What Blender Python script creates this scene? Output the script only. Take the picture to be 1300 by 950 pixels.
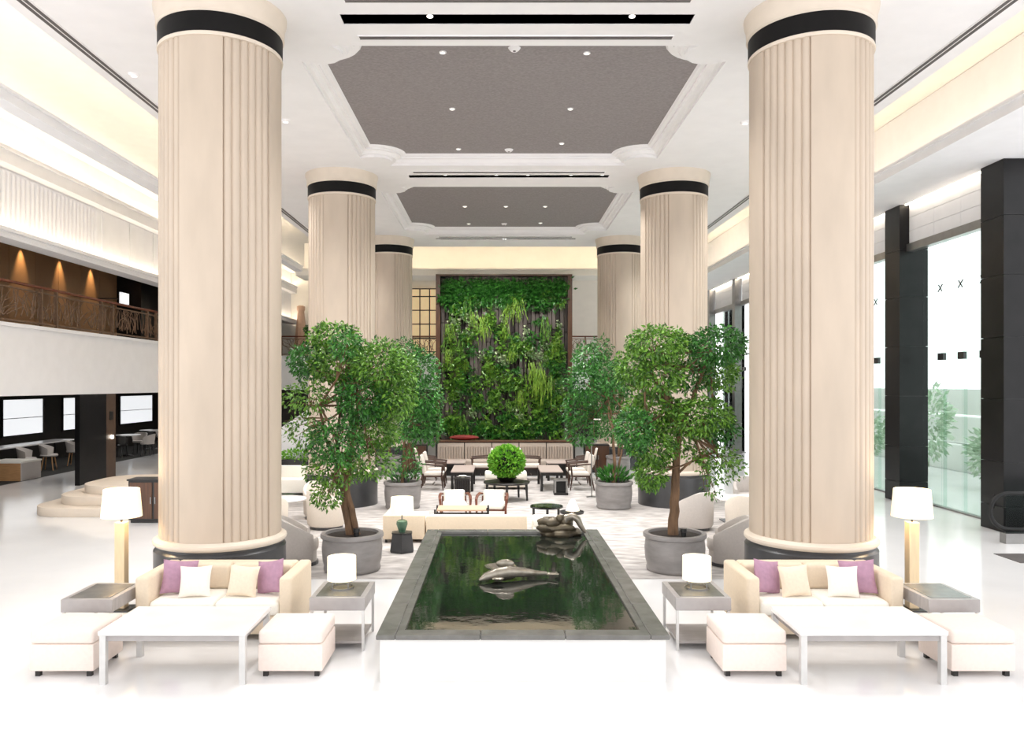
import bpy, bmesh, math, random
import numpy as np
from mathutils import Vector, Matrix
random.seed(7); rng = np.random.default_rng(7)
for o in list(bpy.data.objects): bpy.data.objects.remove(o)
SC = bpy.context.scene; COL = SC.collection
PI = math.pi
# ------------------------------------------------------------------ camera
cam = bpy.data.cameras.new('camera'); cam.sensor_width = 36; cam.lens = 27.69
cam.shift_x = 0.0138; cam.shift_y = 0.010; cam.clip_end = 300
camo = bpy.data.objects.new('camera', cam); COL.objects.link(camo)
camo.location = (0, 0, 2.5); camo.rotation_euler = (PI/2, 0, 0); SC.camera = camo
# ------------------------------------------------------------------ world, exposure
SC.view_settings.view_transform = 'Standard'; SC.view_settings.look = 'None'
SC.view_settings.gamma = 1; SC.view_settings.use_curve_mapping = False
SC.view_settings.exposure = 0.13
w = bpy.data.worlds.new('world'); SC.world = w; w.use_nodes = True
bg = w.node_tree.nodes['Background']; bg.inputs[0].default_value = (0.97, 0.985, 1.0, 1); bg.inputs[1].default_value = 1.9
COVE = 11.5       # cove strip strength
SPOT = 270.0     # ceiling downlight watts
# ------------------------------------------------------------------ materials
def lin(c): return tuple((x/255/12.92 if x/255 <= .04045 else ((x/255+.055)/1.055)**2.4) for x in c)
MATS = {}
def mat(name, rgb, rough=.6, metal=0, var=.06, scale=6, bump=0, emit=0, ecol=None, rgb2=None, stretch=None, island=0, objrand=0, spec=.5, coat=0):
    m = bpy.data.materials.new(name); m.use_nodes = True; nt = m.node_tree; N = nt.nodes; L = nt.links
    b = N['Principled BSDF']; b.inputs['Roughness'].default_value = rough; b.inputs['Metallic'].default_value = metal
    b.inputs['Specular IOR Level'].default_value = spec; b.inputs['Coat Weight'].default_value = coat
    c = lin(rgb); c2 = lin(rgb2) if rgb2 else tuple(min(1, x*(1+var)) for x in c); c1 = c if rgb2 else tuple(x*(1-var) for x in c)
    tc = N.new('ShaderNodeTexCoord'); nz = N.new('ShaderNodeTexNoise'); nz.inputs['Scale'].default_value = scale; nz.inputs['Detail'].default_value = 5
    if stretch:
        mp = N.new('ShaderNodeMapping'); mp.inputs['Scale'].default_value = stretch; L.new(tc.outputs['Object'], mp.inputs[0]); L.new(mp.outputs[0], nz.inputs['Vector'])
    else: L.new(tc.outputs['Object'], nz.inputs['Vector'])
    rp = N.new('ShaderNodeValToRGB'); rp.color_ramp.elements[0].color = (*c1, 1); rp.color_ramp.elements[1].color = (*c2, 1)
    rp.color_ramp.elements[0].position = .3; rp.color_ramp.elements[1].position = .7
    if island or objrand:
        if island: g = N.new('ShaderNodeNewGeometry'); src = g.outputs['Random Per Island']
        else: g = N.new('ShaderNodeObjectInfo'); src = g.outputs['Random']
        mx = N.new('ShaderNodeMath'); mx.operation = 'MULTIPLY_ADD'; mx.inputs[1].default_value = .7; L.new(src, mx.inputs[0])
        ml = N.new('ShaderNodeMath'); ml.operation = 'MULTIPLY'; ml.inputs[1].default_value = .3; L.new(nz.outputs[0], ml.inputs[0]); L.new(ml.outputs[0], mx.inputs[2])
        L.new(mx.outputs[0], rp.inputs[0]); rp.color_ramp.elements[0].position = .1; rp.color_ramp.elements[1].position = .9
    else: L.new(nz.outputs[0], rp.inputs[0])
    L.new(rp.outputs[0], b.inputs['Base Color'])
    if bump:
        bp = N.new('ShaderNodeBump'); bp.inputs['Strength'].default_value = bump; bp.inputs['Distance'].default_value = .02
        L.new(nz.outputs[0], bp.inputs['Height']); L.new(bp.outputs[0], b.inputs['Normal'])
    if emit:
        b.inputs['Emission Color'].default_value = (*lin(ecol or rgb), 1); b.inputs['Emission Strength'].default_value = emit
    MATS[name] = m; return m
mat('marble', (240,239,239), .12, var=.03, scale=1.2)
mat('marble_top', (236,232,230), .2, var=.05, scale=3)
mat('plaster', (243,240,240), .75, var=.02, scale=3)
mat('plaster_cool', (240,239,241), .7, var=.02, scale=3)
mat('plaster_warm', (246,240,230), .7, var=.02, scale=3)
mat('travertine', (204,187,169), .55, rgb2=(191,175,158), scale=3, stretch=(1,1,.25), bump=.03)
mat('travertine_light', (222,208,192), .55, var=.04, scale=4)
mat('black_band', (12,10,10), .5, var=.2, spec=.2)
mat('plinth', (66,66,68), .3, var=.15, scale=5)
mat('coffer_grey', (132,124,124), .7, rgb2=(152,145,145), scale=26, stretch=(1,1.6,1))
mat('slot_black', (10,10,10), .6, var=.3)
mat('grille', (92,86,84), .5, var=.1)
mat('dark_wood', (100,66,44), .4, rgb2=(74,48,33), scale=4, stretch=(6,6,.5))
mat('gallery_panel', (168,128,90), .5, rgb2=(150,112,78), scale=3, stretch=(5,5,.6), objrand=1)
mat('bronze', (118,92,72), .45, metal=.2, var=.25, scale=12)
mat('rail_wood', (104,54,34), .35, var=.2, scale=10)
mat('cafe_dark', (38,32,26), .5, var=.2)
mat('cafe_carpet', (48,46,42), .9, var=.15, scale=30)
mat('stone_black', (14,13,14), .3, rgb2=(26,24,25), scale=3, spec=.3)
mat('pillar_brown', (86,66,52), .4, var=.12)
mat('steel', (150,148,146), .3, metal=.8, var=.08)
mat('steel_dark', (70,70,70), .3, metal=.7, var=.1)
mat('carpet', (206,200,196), .95, rgb2=(150,144,140), scale=3.2, stretch=(1,2.4,1), bump=.1)
mat('sofa_cream', (226,208,184), .85, var=.03, scale=40, bump=.05)
mat('seat_white', (246,241,230), .85, var=.02, scale=40, bump=.05)
mat('pillow_mauve', (176,136,158), .7, var=.1, scale=20, bump=.06)
mat('pillow_cream', (234,216,194), .85, var=.04, scale=40, bump=.06)
mat('pillow_ivory', (242,234,224), .85, var=.03, scale=40, bump=.06)
mat('ottoman', (238,222,212), .85, var=.03, scale=30, bump=.05)
mat('table_grey', (178,172,170), .3, rgb2=(160,154,152), scale=5, stretch=(1,6,1))
mat('metal_grey', (212,210,208), .35, metal=.3, var=.08)
mat('tub_cream', (224,213,200), .85, var=.03, scale=40, bump=.04)
mat('tub_grey', (196,188,182), .85, var=.04, scale=40, bump=.04)
mat('chair_fabric', (218,208,198), .85, var=.04, scale=40, bump=.04)
mat('walnut', (70,48,38), .4, var=.2, scale=10)
mat('ebony', (30,26,24), .35, var=.25, scale=10)
mat('ash_top', (182,166,158), .35, var=.06, scale=6, stretch=(1,8,1))
mat('oak', (196,150,104), .5, rgb2=(176,132,90), scale=6, stretch=(1,1,6))
mat('oak_pink', (214,176,150), .45, var=.06, scale=8, stretch=(1,8,1))
mat('lamp_post', (222,200,164), .45, var=.05, scale=8, stretch=(6,6,1))
mat('shade', (250,236,208), .8, var=.01, emit=.75, ecol=(255,236,200))
mat('shade_table', (252,244,220), .8, var=.01, emit=.55, ecol=(255,240,205))
mat('pot', (150,145,143), .45, rgb2=(128,124,122), scale=4, stretch=(1,1,3))
mat('soil', (46,38,32), .95, var=.3, scale=30, bump=.3)
mat('bark', (140,108,80), .8, rgb2=(92,70,52), scale=14, stretch=(1,1,.3), bump=.3)
mat('leaf', (18,70,18), .35, rgb2=(128,178,62), island=1, scale=3)
mat('leaf_deep', (10,58,16), .35, rgb2=(78,148,56), island=1, scale=3)
mat('leaf_yellow', (96,140,32), .45, rgb2=(150,182,64), island=1, scale=3)
mat('leaf_pale', (110,146,92), .45, rgb2=(214,222,184), island=1, scale=3)
mat('leaf_bright', (60,140,20), .45, rgb2=(150,205,70), island=1, scale=3)
mat('wall_bark', (120,110,104), .9, rgb2=(30,24,22), scale=9, stretch=(2,2,.3), bump=.4, objrand=1)
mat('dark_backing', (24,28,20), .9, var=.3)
mat('banquette', (178,164,152), .8, var=.05, scale=30)
mat('red_cloth', (120,26,20), .7, var=.2)
mat('ceramic_green', (96,128,104), .2, rgb2=(70,104,84), scale=6)
mat('coping', (120,118,114), .25, rgb2=(100,98,94), scale=6)
mat('pool_stone', (228,225,222), .35, var=.04, scale=3)
mat('pool_floor', (60,62,58), .6, var=.3)
mat('sculpture', (168,160,148), .25, metal=.7, rgb2=(120,112,98), scale=8)
mat('sculpture_dark', (104,94,74), .35, metal=.5, rgb2=(70,62,52), scale=9, bump=.2)
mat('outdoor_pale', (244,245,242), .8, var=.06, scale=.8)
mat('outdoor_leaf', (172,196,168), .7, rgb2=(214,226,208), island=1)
mat('sign_white', (245,245,245), .5, var=.01, emit=.8)
mat('beige_screen', (226,202,160), .6, var=.06, scale=4, emit=.4, ecol=(255,222,170))
mat('window_glow', (240,242,244), .3, var=.02, scale=2, emit=.75, ecol=(250,252,255))
mat('cove_strip', (255,238,205), .5, var=.01, emit=COVE, ecol=(255,240,216))
mat('bulb', (255,250,240), .5, var=.01, emit=6, ecol=(255,246,230))
mat('lens', (250,246,240), .5, var=.01, emit=1.2, ecol=(255,248,236))
def glass_mat(name, tint, gloss):
    m = bpy.data.materials.new(name); m.use_nodes = True; nt = m.node_tree; N = nt.nodes; L = nt.links; N.remove(N['Principled BSDF'])
    t = N.new('ShaderNodeBsdfTransparent'); g = N.new('ShaderNodeBsdfGlossy'); g.inputs['Roughness'].default_value = .03
    t.inputs[0].default_value = (*lin(tint), 1)
    lw = N.new('ShaderNodeLayerWeight'); lw.inputs[0].default_value = gloss
    mx = N.new('ShaderNodeMixShader'); L.new(lw.outputs['Fresnel'], mx.inputs[0]); L.new(t.outputs[0], mx.inputs[1]); L.new(g.outputs[0], mx.inputs[2])
    L.new(mx.outputs[0], N['Material Output'].inputs[0]); MATS[name] = m
glass_mat('glass', (242,249,246), .05); glass_mat('glass_grey', (214,222,220), .15)
def water_mat():
    m = mat('water', (30,34,30), .04, var=.2, scale=2); nt = m.node_tree; N = nt.nodes; L = nt.links; b = N['Principled BSDF']
    b.inputs['Specular IOR Level'].default_value = 1.0; b.inputs['IOR'].default_value = 1.8
    nz = N.new('ShaderNodeTexNoise'); nz.inputs['Scale'].default_value = 5; nz.inputs['Detail'].default_value = 3
    tc = N.new('ShaderNodeTexCoord'); L.new(tc.outputs['Object'], nz.inputs['Vector'])
    bp = N.new('ShaderNodeBump'); bp.inputs['Strength'].default_value = .06; bp.inputs['Distance'].default_value = .02
    L.new(nz.outputs[0], bp.inputs['Height']); L.new(bp.outputs[0], b.inputs['Normal'])
water_mat()
# ------------------------------------------------------------------ mesh builder
class MB:
    def __init__(s): s.v = []; s.f = []
    def add(s, v, f):
        n = len(s.v); s.v += [tuple(p) for p in v]; s.f += [tuple(i+n for i in q) for q in f]; return s
    def box(s, x0, x1, y0, y1, z0, z1, tap=0):
        a = tap
        return s.add([(x0+a,y0+a,z0),(x1-a,y0+a,z0),(x1-a,y1-a,z0),(x0+a,y1-a,z0),(x0,y0,z1),(x1,y0,z1),(x1,y1,z1),(x0,y1,z1)],
                     [(3,2,1,0),(4,5,6,7),(0,1,5,4),(1,2,6,5),(2,3,7,6),(3,0,4,7)])
    def lathe(s, prof, n=24, c=(0,0,0), fr=None, close=False):
        v = []; f = []; m = len(prof)
        for i in range(n):
            a = 2*PI*i/n; k = fr(a) if fr else 1
            for r, z in prof: v.append((c[0]+r*k*math.cos(a), c[1]+r*k*math.sin(a), c[2]+z))
        for i in range(n):
            j = (i+1) % n
            for q in range(m-1): f.append((i*m+q, j*m+q, j*m+q+1, i*m+q+1))
        if not close:
            f.append(tuple(i*m for i in reversed(range(n)))); f.append(tuple(i*m+m-1 for i in range(n)))
        else:
            for i in range(n):
                j = (i+1) % n; f.append((i*m+m-1, j*m+m-1, j*m, i*m))
        return s.add(v, f)
    def tube(s, pts, rad, n=8, cap=True):
        pts = [Vector(p) for p in pts]; R = rad if isinstance(rad, (list, tuple)) else [rad]*len(pts); v = []; f = []; up = None
        for i, p in enumerate(pts):
            d = (pts[min(i+1, len(pts)-1)]-pts[max(i-1, 0)]).normalized()
            if up is None: up = d.orthogonal().normalized()
            else:
                up = up-d*up.dot(d); up = up.normalized() if up.length > 1e-6 else d.orthogonal().normalized()
            q = d.cross(up)
            for k in range(n):
                a = 2*PI*k/n; v.append(p+(up*math.cos(a)+q*math.sin(a))*R[i])
        for i in range(len(pts)-1):
            for k in range(n):
                l = (k+1) % n; f.append((i*n+k, i*n+l, (i+1)*n+l, (i+1)*n+k))
        if cap: f.append(tuple(reversed(range(n)))); f.append(tuple((len(pts)-1)*n+k for k in range(n)))
        return s.add(v, f)
    def prism(s, poly, z0, z1):
        n = len(poly)
        return s.add([(x,y,z0) for x,y in poly]+[(x,y,z1) for x,y in poly],
                     [tuple(reversed(range(n))), tuple(range(n, 2*n))]+[(i,(i+1)%n,n+(i+1)%n,n+i) for i in range(n)])
    def blob(s, c, r, n=12, m=8, fn=None):
        prof = []; v = []; f = []
        for j in range(m+1):
            t = PI*j/m
            for i in range(n):
                a = 2*PI*i/n; k = fn(a, t) if fn else 1
                v.append((c[0]+r[0]*k*math.sin(t)*math.cos(a), c[1]+r[1]*k*math.sin(t)*math.sin(a), c[2]-r[2]*k*math.cos(t)))
        for j in range(m):
            for i in range(n):
                l = (i+1) % n; f.append((j*n+i, j*n+l, (j+1)*n+l, (j+1)*n+i))
        return s.add(v, f)
    def xf(s, M): s.v = [tuple(M @ Vector(p)) for p in s.v]; return s
    def build(s, name, m, parent=None, smooth=False, bev=0, seg=2, loc=None):
        me = bpy.data.meshes.new(name); me.from_pydata(s.v, [], s.f); 
        bm = bmesh.new(); bm.from_mesh(me); bmesh.ops.remove_doubles(bm, verts=bm.verts, dist=1e-5)
        bmesh.ops.recalc_face_normals(bm, faces=bm.faces)
        if bev:
            es = [e for e in bm.edges if len(e.link_faces) == 2 and e.calc_face_angle() > .6]
            bmesh.ops.bevel(bm, geom=es, offset=bev, segments=seg, affect='EDGES', profile=.5, clamp_overlap=True)
        if smooth or bev:
            for f in bm.faces: f.smooth = True
            for e in bm.edges:
                if len(e.link_faces) == 2 and e.calc_face_angle() > .7: e.smooth = False
        bm.to_mesh(me); bm.free(); me.materials.append(MATS[m])
        return put(name, me, parent, loc)
def put(name, me, parent=None, loc=None):
    o = bpy.data.objects.new(name, me); COL.objects.link(o); o.parent = parent
    if loc: o.location = loc
    return o
def tag(o, label, cat, group=None, kind=None):
    o['label'] = label; o['category'] = cat
    if group: o['group'] = group
    if kind: o['kind'] = kind
    return o
def thing(name, label, cat, loc=(0,0,0), rz=0, group=None):
    o = bpy.data.objects.new(name, None); o.empty_display_size = .1; COL.objects.link(o); o.location = loc; o.rotation_euler = (0,0,rz)
    return tag(o, label, cat, group)
def kids(o): return [c for c in bpy.data.objects if c.parent == o]
def dup(o, loc=None, rz=None, label=None, parent=None, group=None):
    c = o.copy(); COL.objects.link(c); c.parent = parent
    if loc is not None: c.location = loc
    if rz is not None: c.rotation_euler = (0,0,rz)
    if label: c['label'] = label
    if group: c['group'] = group
    for k in kids(o): dup(k, parent=c)
    return c
def struct(o, label=None): 
    o['kind'] = 'structure'
    if label: o['label'] = label
    return o
def B(*a): return MB().box(*a)
def spot(loc, e, size=1.75, blend=.7, col=(1,.99,.98), rot=(0,0,0), rad=.08):
    l = bpy.data.lights.new('spot', 'SPOT'); l.energy = e; l.spot_size = size; l.spot_blend = blend; l.color = col; l.shadow_soft_size = rad
    o = bpy.data.objects.new('downlight_beam', l); COL.objects.link(o); o.location = loc; o.rotation_euler = rot; return o
CX = .21
def mx(x): return 2*CX-x
# ================================================================== STRUCTURE
struct(B(-16,14,-1,40,-.12,0).build('floor', 'marble'), 'polished white marble lobby floor')
struct(B(-15,-12.25,12,37,0,.004).build('cafe_floor', 'cafe_carpet'), 'dark carpeted floor of the cafe under the gallery')
struct(B(-10.5,8.6,0,40,8.0,8.12).build('ceiling_upper', 'plaster_warm'), 'cream upper ceiling glowing above the coves')
# main ceiling with coffer and slot openings
def coffer_loop(y0, y1, o, hw=2.61, r=.6, n=7):
    a = hw; b = (y1-y0)/2; yc = (y0+y1)/2; k = math.sqrt(max((r-o)**2-o*o, 1e-4)); pts = []
    for sx, sy in ((1,-1),(1,1),(-1,1),(-1,-1)):
        # arc around corner (sx a, sy b), radius r-o, endpoints on x=sx(a+o) and y=sy(b+o)
        p1 = (-k, o); p2 = (o, -k)   # local, pointing inward: (dx,dy) with sx,sy
        a1 = math.atan2(p1[1], p1[0]); a2 = math.atan2(p2[1], p2[0]); 
        if a2 < a1: a2 += 2*PI
        arc = []
        for i in range(n+1):
            t = a1+(a2-a1)*i/n; arc.append((CX+sx*(a+(r-o)*math.cos(t)), yc+sy*(b+(r-o)*math.sin(t))))
        pts += arc if (sx*sy > 0) ^ True else arc[::-1]
    return pts
COFF = [(10.37,15.42),(17.6,22.6)]
SLOTS = [(9.26,9.52),(16.38,16.60),(23.48,23.66)]
cu = bpy.data.curves.new('c', 'CURVE'); cu.dimensions = '2D'; cu.fill_mode = 'BOTH'; cu.extrude = .15
def spl(pts):
    s = cu.splines.new('POLY'); s.points.add(len(pts)-1); s.use_cyclic_u = True
    for q, (x, y) in zip(s.points, pts): q.co = (x, y, 0, 1)
spl([(-5.6,0),(6.1,0),(6.1,24.9),(-5.6,24.9)])
for a, b in COFF: spl(coffer_loop(a, b, .28))
for a, b in SLOTS: spl([(-1.86,a),(2.32,a),(2.32,b),(-1.86,b)])
tmp = bpy.data.objects.new('t', cu); COL.objects.link(tmp); bpy.context.view_layer.update()
me = bpy.data.meshes.new_from_object(tmp.evaluated_get(bpy.context.evaluated_depsgraph_get())); bpy.data.objects.remove(tmp)
me.materials.clear(); me.materials.append(MATS['plaster'])
struct(put('ceiling', me, None, (0,0,7.0)), 'white plaster main ceiling with coffers and slots')
n_trim = [0]
def trim(mb, m, label, bev=0):
    n_trim[0] += 1; return struct(mb.build('trim_%d' % n_trim[0], m, bev=bev), label)
for i, (a, b) in enumerate(COFF):
    prof = [(.28,6.85),(.25,6.85),(.25,6.90),(.19,6.90),(.15,6.95),(.10,6.95),(.10,6.985),(.03,6.985),(.0,7.02)]
    loops = [coffer_loop(a, b, o) for o, z in prof]; n = len(loops[0]); v = []; f = []
    for lp, (o, z) in zip(loops, prof): v += [(x,y,z) for x, y in lp]
    for q in range(len(prof)-1):
        for k in range(n): l = (k+1) % n; f.append((q*n+k, q*n+l, (q+1)*n+l, (q+1)*n+k))
    trim(MB().add(v, f), 'plaster', 'stepped white moulding framing the %s grey ceiling coffer' % ('large' if i == 0 else 'smaller far'))
    struct(MB().prism(coffer_loop(a, b, .02), 7.02, 7.06).build('ceiling_coffer', 'coffer_grey'), 'grey textured coffer panel in the ceiling, %s' % ('between the first slots' if i == 0 else 'beyond the second slot'))
for i, (a, b) in enumerate(SLOTS):
    m = MB().box(-1.86,2.32,a,b,7.05,7.1).box(-1.9,-1.86,a,b,6.86,7.1).box(2.32,2.36,a,b,6.86,7.1).box(-1.86,2.32,a-.02,a,6.86,7.1).box(-1.86,2.32,b,b+.02,6.86,7.1)
    trim(m, 'slot_black', 'black recessed lighting slot across the ceiling')
# linear grilles
def grille(x0, x1, y0, y1, label, along='x'):
    t = thing('linear_grille', label, 'air grille', ((x0+x1)/2,(y0+y1)/2,6.85), group='ceiling air grilles')
    hx = (x1-x0)/2; hy = (y1-y0)/2
    B(-hx,hx,-hy,hy,-.012,0).build('frame', 'plaster', t)
    if along == 'x':
        for k in range(2):
            yy = -hy+(2*hy)*(k+.5)/2; B(-hx+.02,hx-.02,yy-hy*.32,yy+hy*.32,-.018,-.012).build('slat', 'grille', t)
    else:
        for k in range(2):
            xx = -hx+(2*hx)*(k+.5)/2; B(xx-hx*.32,xx+hx*.32,-hy+.02,hy-.02,-.018,-.012).build('slat', 'grille', t)
for y, lb in ((8.9,'thin air grille before the black lighting slot'),(9.86,'thin air grille between the black slot and the large coffer'),(16.12,'thin air grille after the large coffer'),(23.2,'thin air grille after the far coffer')):
    grille(-1.75, 2.2, y-.045, y+.045, lb)
grille(-5.44,-5.30,4,24.2,'long linear air grille along the ceiling on the gallery side','y')
grille(5.74,5.88,4,24.2,'long linear air grille along the ceiling on the glass wall side','y')
# edge mouldings of main ceiling, with hidden uprights added to block light
trim(MB().box(-5.66,-5.6,0,24.9,6.9,7.15).box(-5.55,-5.45,0,24.9,7.15,8.0), 'plaster', 'stepped edge and added light-blocking upright of the main ceiling on the gallery side')
trim(MB().box(6.1,6.16,0,24.9,6.9,7.15).box(5.95,6.05,0,24.9,7.15,8.0), 'plaster', 'stepped edge and added light-blocking upright of the main ceiling on the glass side')
trim(MB().box(-5.66,6.16,24.9,24.96,6.9,7.15).box(-5.5,6.0,24.75,24.85,7.15,8.0), 'plaster', 'stepped edge and added light-blocking upright of the main ceiling before the green wall')
# floating light beam on gallery side
trim(MB().box(-6.96,-6.81,0,27.2,6.40,6.46).box(-6.81,-6.75,0,27.2,6.40,6.58).box(-7.02,-6.96,0,27.2,6.40,6.54).box(-6.75,-6.71,0,27.2,6.53,6.575), 'plaster_cool', 'light trough beam along the gallery side cove')
trim(B(-6.94,-6.83,0,27.2,6.462,6.48), 'cove_strip', 'warm light strip in the gallery side cove')
# back lip
trim(MB().box(-7.0,7.17,27.28,28.5,6.26,6.32).box(-7.0,7.17,27.2,27.28,6.26,6.50).box(-7.0,7.17,28.5,28.6,6.26,7.6).box(-7.0,7.17,27.16,27.2,6.44,6.495), 'plaster_warm', 'light trough beam above the green wall')
trim(B(-6.7,7.3,27.34,27.46,6.322,6.34), 'cove_strip', 'warm light strip in the cove above the green wall')
# right cove
trim(MB().box(7.25,9.3,0,34,6.3,6.36).box(7.17,7.25,0,34,6.3,6.50).box(7.12,7.17,0,34,6.44,6.495).box(8.2,8.3,0,34,6.36,7.99), 'plaster_cool', 'soffit and lit cove above the glass wall')
trim(B(7.3,7.42,0,34,6.362,6.38), 'cove_strip', 'warm light strip in the glass side cove')
# gallery wall above railing
wl = struct(B(-10.4,-10.22,11,38.9,5.47,8.0).build('wall_left', 'plaster_cool'), 'pale upper wall over the gallery')
trim(MB().box(-10.22,-9.99,11,38.9,6.98,7.28).box(-9.99,-9.93,11,38.9,6.98,7.33).box(-9.93,-9.88,11,38.9,7.24,7.32), 'plaster_cool', 'cornice with hidden lights over the ribbed panels')
trim(B(-10.15,-10.05,11,38.9,7.282,7.30), 'cove_strip', 'warm light strip behind the upper cornice')
trim(MB().box(-10.22,-9.95,11,38.9,5.45,5.52).box(-9.95,-9.88,11,38.9,5.45,5.66).box(-9.88,-9.83,11,38.9,5.58,5.655).box(-9.88,-9.86,11,38.9,5.50,5.54), 'plaster_cool', 'moulded light ledge over the gallery railing')
trim(B(-10.1,-10.0,11,38.9,5.522,5.54), 'cove_strip', 'warm light strip under the ribbed panels')
rb = MB(); y = 13.0
while y < 20.1: rb.lathe([(.05,0),(.05,1.36)], 10, (-10.215,y,5.56)); y += .17
o = rb.build('ribbing', 'plaster_cool', wl, True); o['kind'] = 'stuff'
for k in range(12):
    B(-10.22,-10.19,20.3+k*1.5,21.76+k*1.5,5.56,6.96).build('panel', 'plaster_cool', wl)
# gallery body
struct(MB().box(-10.5,-10.3,11,36,2.25,3.72).box(-10.5,-10.24,11,36,3.72,3.8).box(-10.3,-10.28,11,36,2.25,2.30).build('wall_gallery_front', 'plaster_cool'), 'white fascia of the gallery balcony')
struct(B(-15,-10.5,11,39,2.27,3.8).build('gallery_floor', 'cafe_dark'), 'dark floor slab of the gallery over the cafe')
struct(B(-12.6,-10.4,11,39,6.3,6.4).build('gallery_ceiling', 'cafe_dark'), 'dark gallery ceiling')
gw = struct(B(-12.6,-12.4,11,39,3.8,6.3).build('wall_gallery', 'cafe_dark'), 'dark panelled back wall of the gallery')
for k in range(12):
    B(-12.4,-12.36,12.0+k*1.13+.008,13.13+k*1.13-.008,3.8,6.28).build('panel', 'gallery_panel', gw, bev=.004, seg=1)
gc = struct(MB().box(-12.4,-11.6,25.6,26.3,3.8,6.3).build('wall_gallery_return', 'stone_black'), 'dark return wall at the end of the gallery panels')
struct(B(-12.4,-11.5,29,29.2,3.8,6.3).build('wall_gallery_end', 'cafe_dark'), 'dark end wall of the gallery')
for y in (18.65,20.4,22.2,23.9):
    t = thing('gallery_downlight', 'warm downlight washing the brown gallery panels', 'downlight', (-12.16,y,6.3), group='gallery downlights')
    MB().lathe([(.05,-.012),(.05,0)], 14).build('trim_ring', 'steel_dark', t); MB().lathe([(.035,-.016),(.035,-.012)], 12).build('lens', 'lens', t)
    spot((-12.2,y,6.26), 150, .85, .9, (1,.7,.38), (0,.1,0), .02)
# cafe
cw = struct(B(-15.2,-15,11,37,0,2.27).build('wall_cafe', 'cafe_dark'), 'dark cafe wall with bright windows')
struct(B(-15,-10.5,11,11.2,0,2.27).build('wall_cafe_blocker', 'cafe_dark'), 'dark end wall of the cafe, added to block outside light')  # wall out of view, added to keep outside light out of the cafe
struct(B(-15.2,8.6,37,37.2,0,2.25).build('wall_back_lower', 'cafe_dark'), 'dark wall under the back gallery')
for i, (a, b) in enumerate(((23.8,25.9),(27.1,28.3),(31.2,34.1))):
    wnd = struct(B(-15,-14.97,a,b,.92,2.02).build('window_%d' % (i+1), 'window_glow'), 'bright frosted cafe window')
    f = MB().box(-15,-14.94,a-.05,a,.87,2.07).box(-15,-14.94,b,b+.05,.87,2.07).box(-15,-14.94,a,b,.87,.92).box(-15,-14.94,a,b,2.02,2.07)
    f.build('window_frame', 'ebony', wnd); B(-14.97,-14.955,a,b,1.43,1.45).build('glazing_bar', 'steel', wnd)
p = thing('cafe_pillar', 'black and brown square pillar at the cafe opening', 'pillar', (-10.3,0,0))
B(-.12,0,19.4,20.72,0,2.25).build('stone_block', 'stone_black', p); B(-.12,-.01,20.72,21.25,0,2.25).build('brown_panel', 'pillar_brown', p); 
B(-.01,.01,20.9,21.08,1.55,1.78).build('notice_plate', 'steel_dark', p)
t = MB().lathe([(.05,0),(.05,.05)], 12).xf(Matrix.Translation((0,20.98,1.1)) @ Matrix.Rotation(PI/2,4,'Y')); t.build('wall_light', 'bulb', p)
# back gallery
struct(MB().box(-10.3,8.5,36,36.2,2.25,3.72).box(-10.3,8.5,35.94,36.2,3.72,3.8).build('wall_gallery_back', 'plaster_cool'), 'white fascia of the back gallery')
struct(B(-10.3,8.6,36.2,39,3.65,3.8).build('gallery_floor_back', 'cafe_dark'), 'floor of the back gallery')
struct(B(-12.6,8.6,39,39.2,0,8).build('wall_back', 'plaster_warm'), 'cream back wall behind the gallery')
sc = thing('lattice_screen', 'warm lit beige lattice screen beside the green wall', 'screen', (-3.6,38.8,3.8))
B(-1.2,1.2,0,.1,0,3.4).build('panel', 'beige_screen', sc)
for x in (-1.2,-.72,-.24,.24,.72,1.2): B(x-.025,x+.025,-.05,0,0,3.4).build('upright_bar', 'ebony', sc)
for z in (.3,.98,1.66,2.34,3.02,3.4): B(-1.2,1.2,-.05,0,z-.025,z+.025).build('cross_bar', 'ebony', sc)
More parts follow.
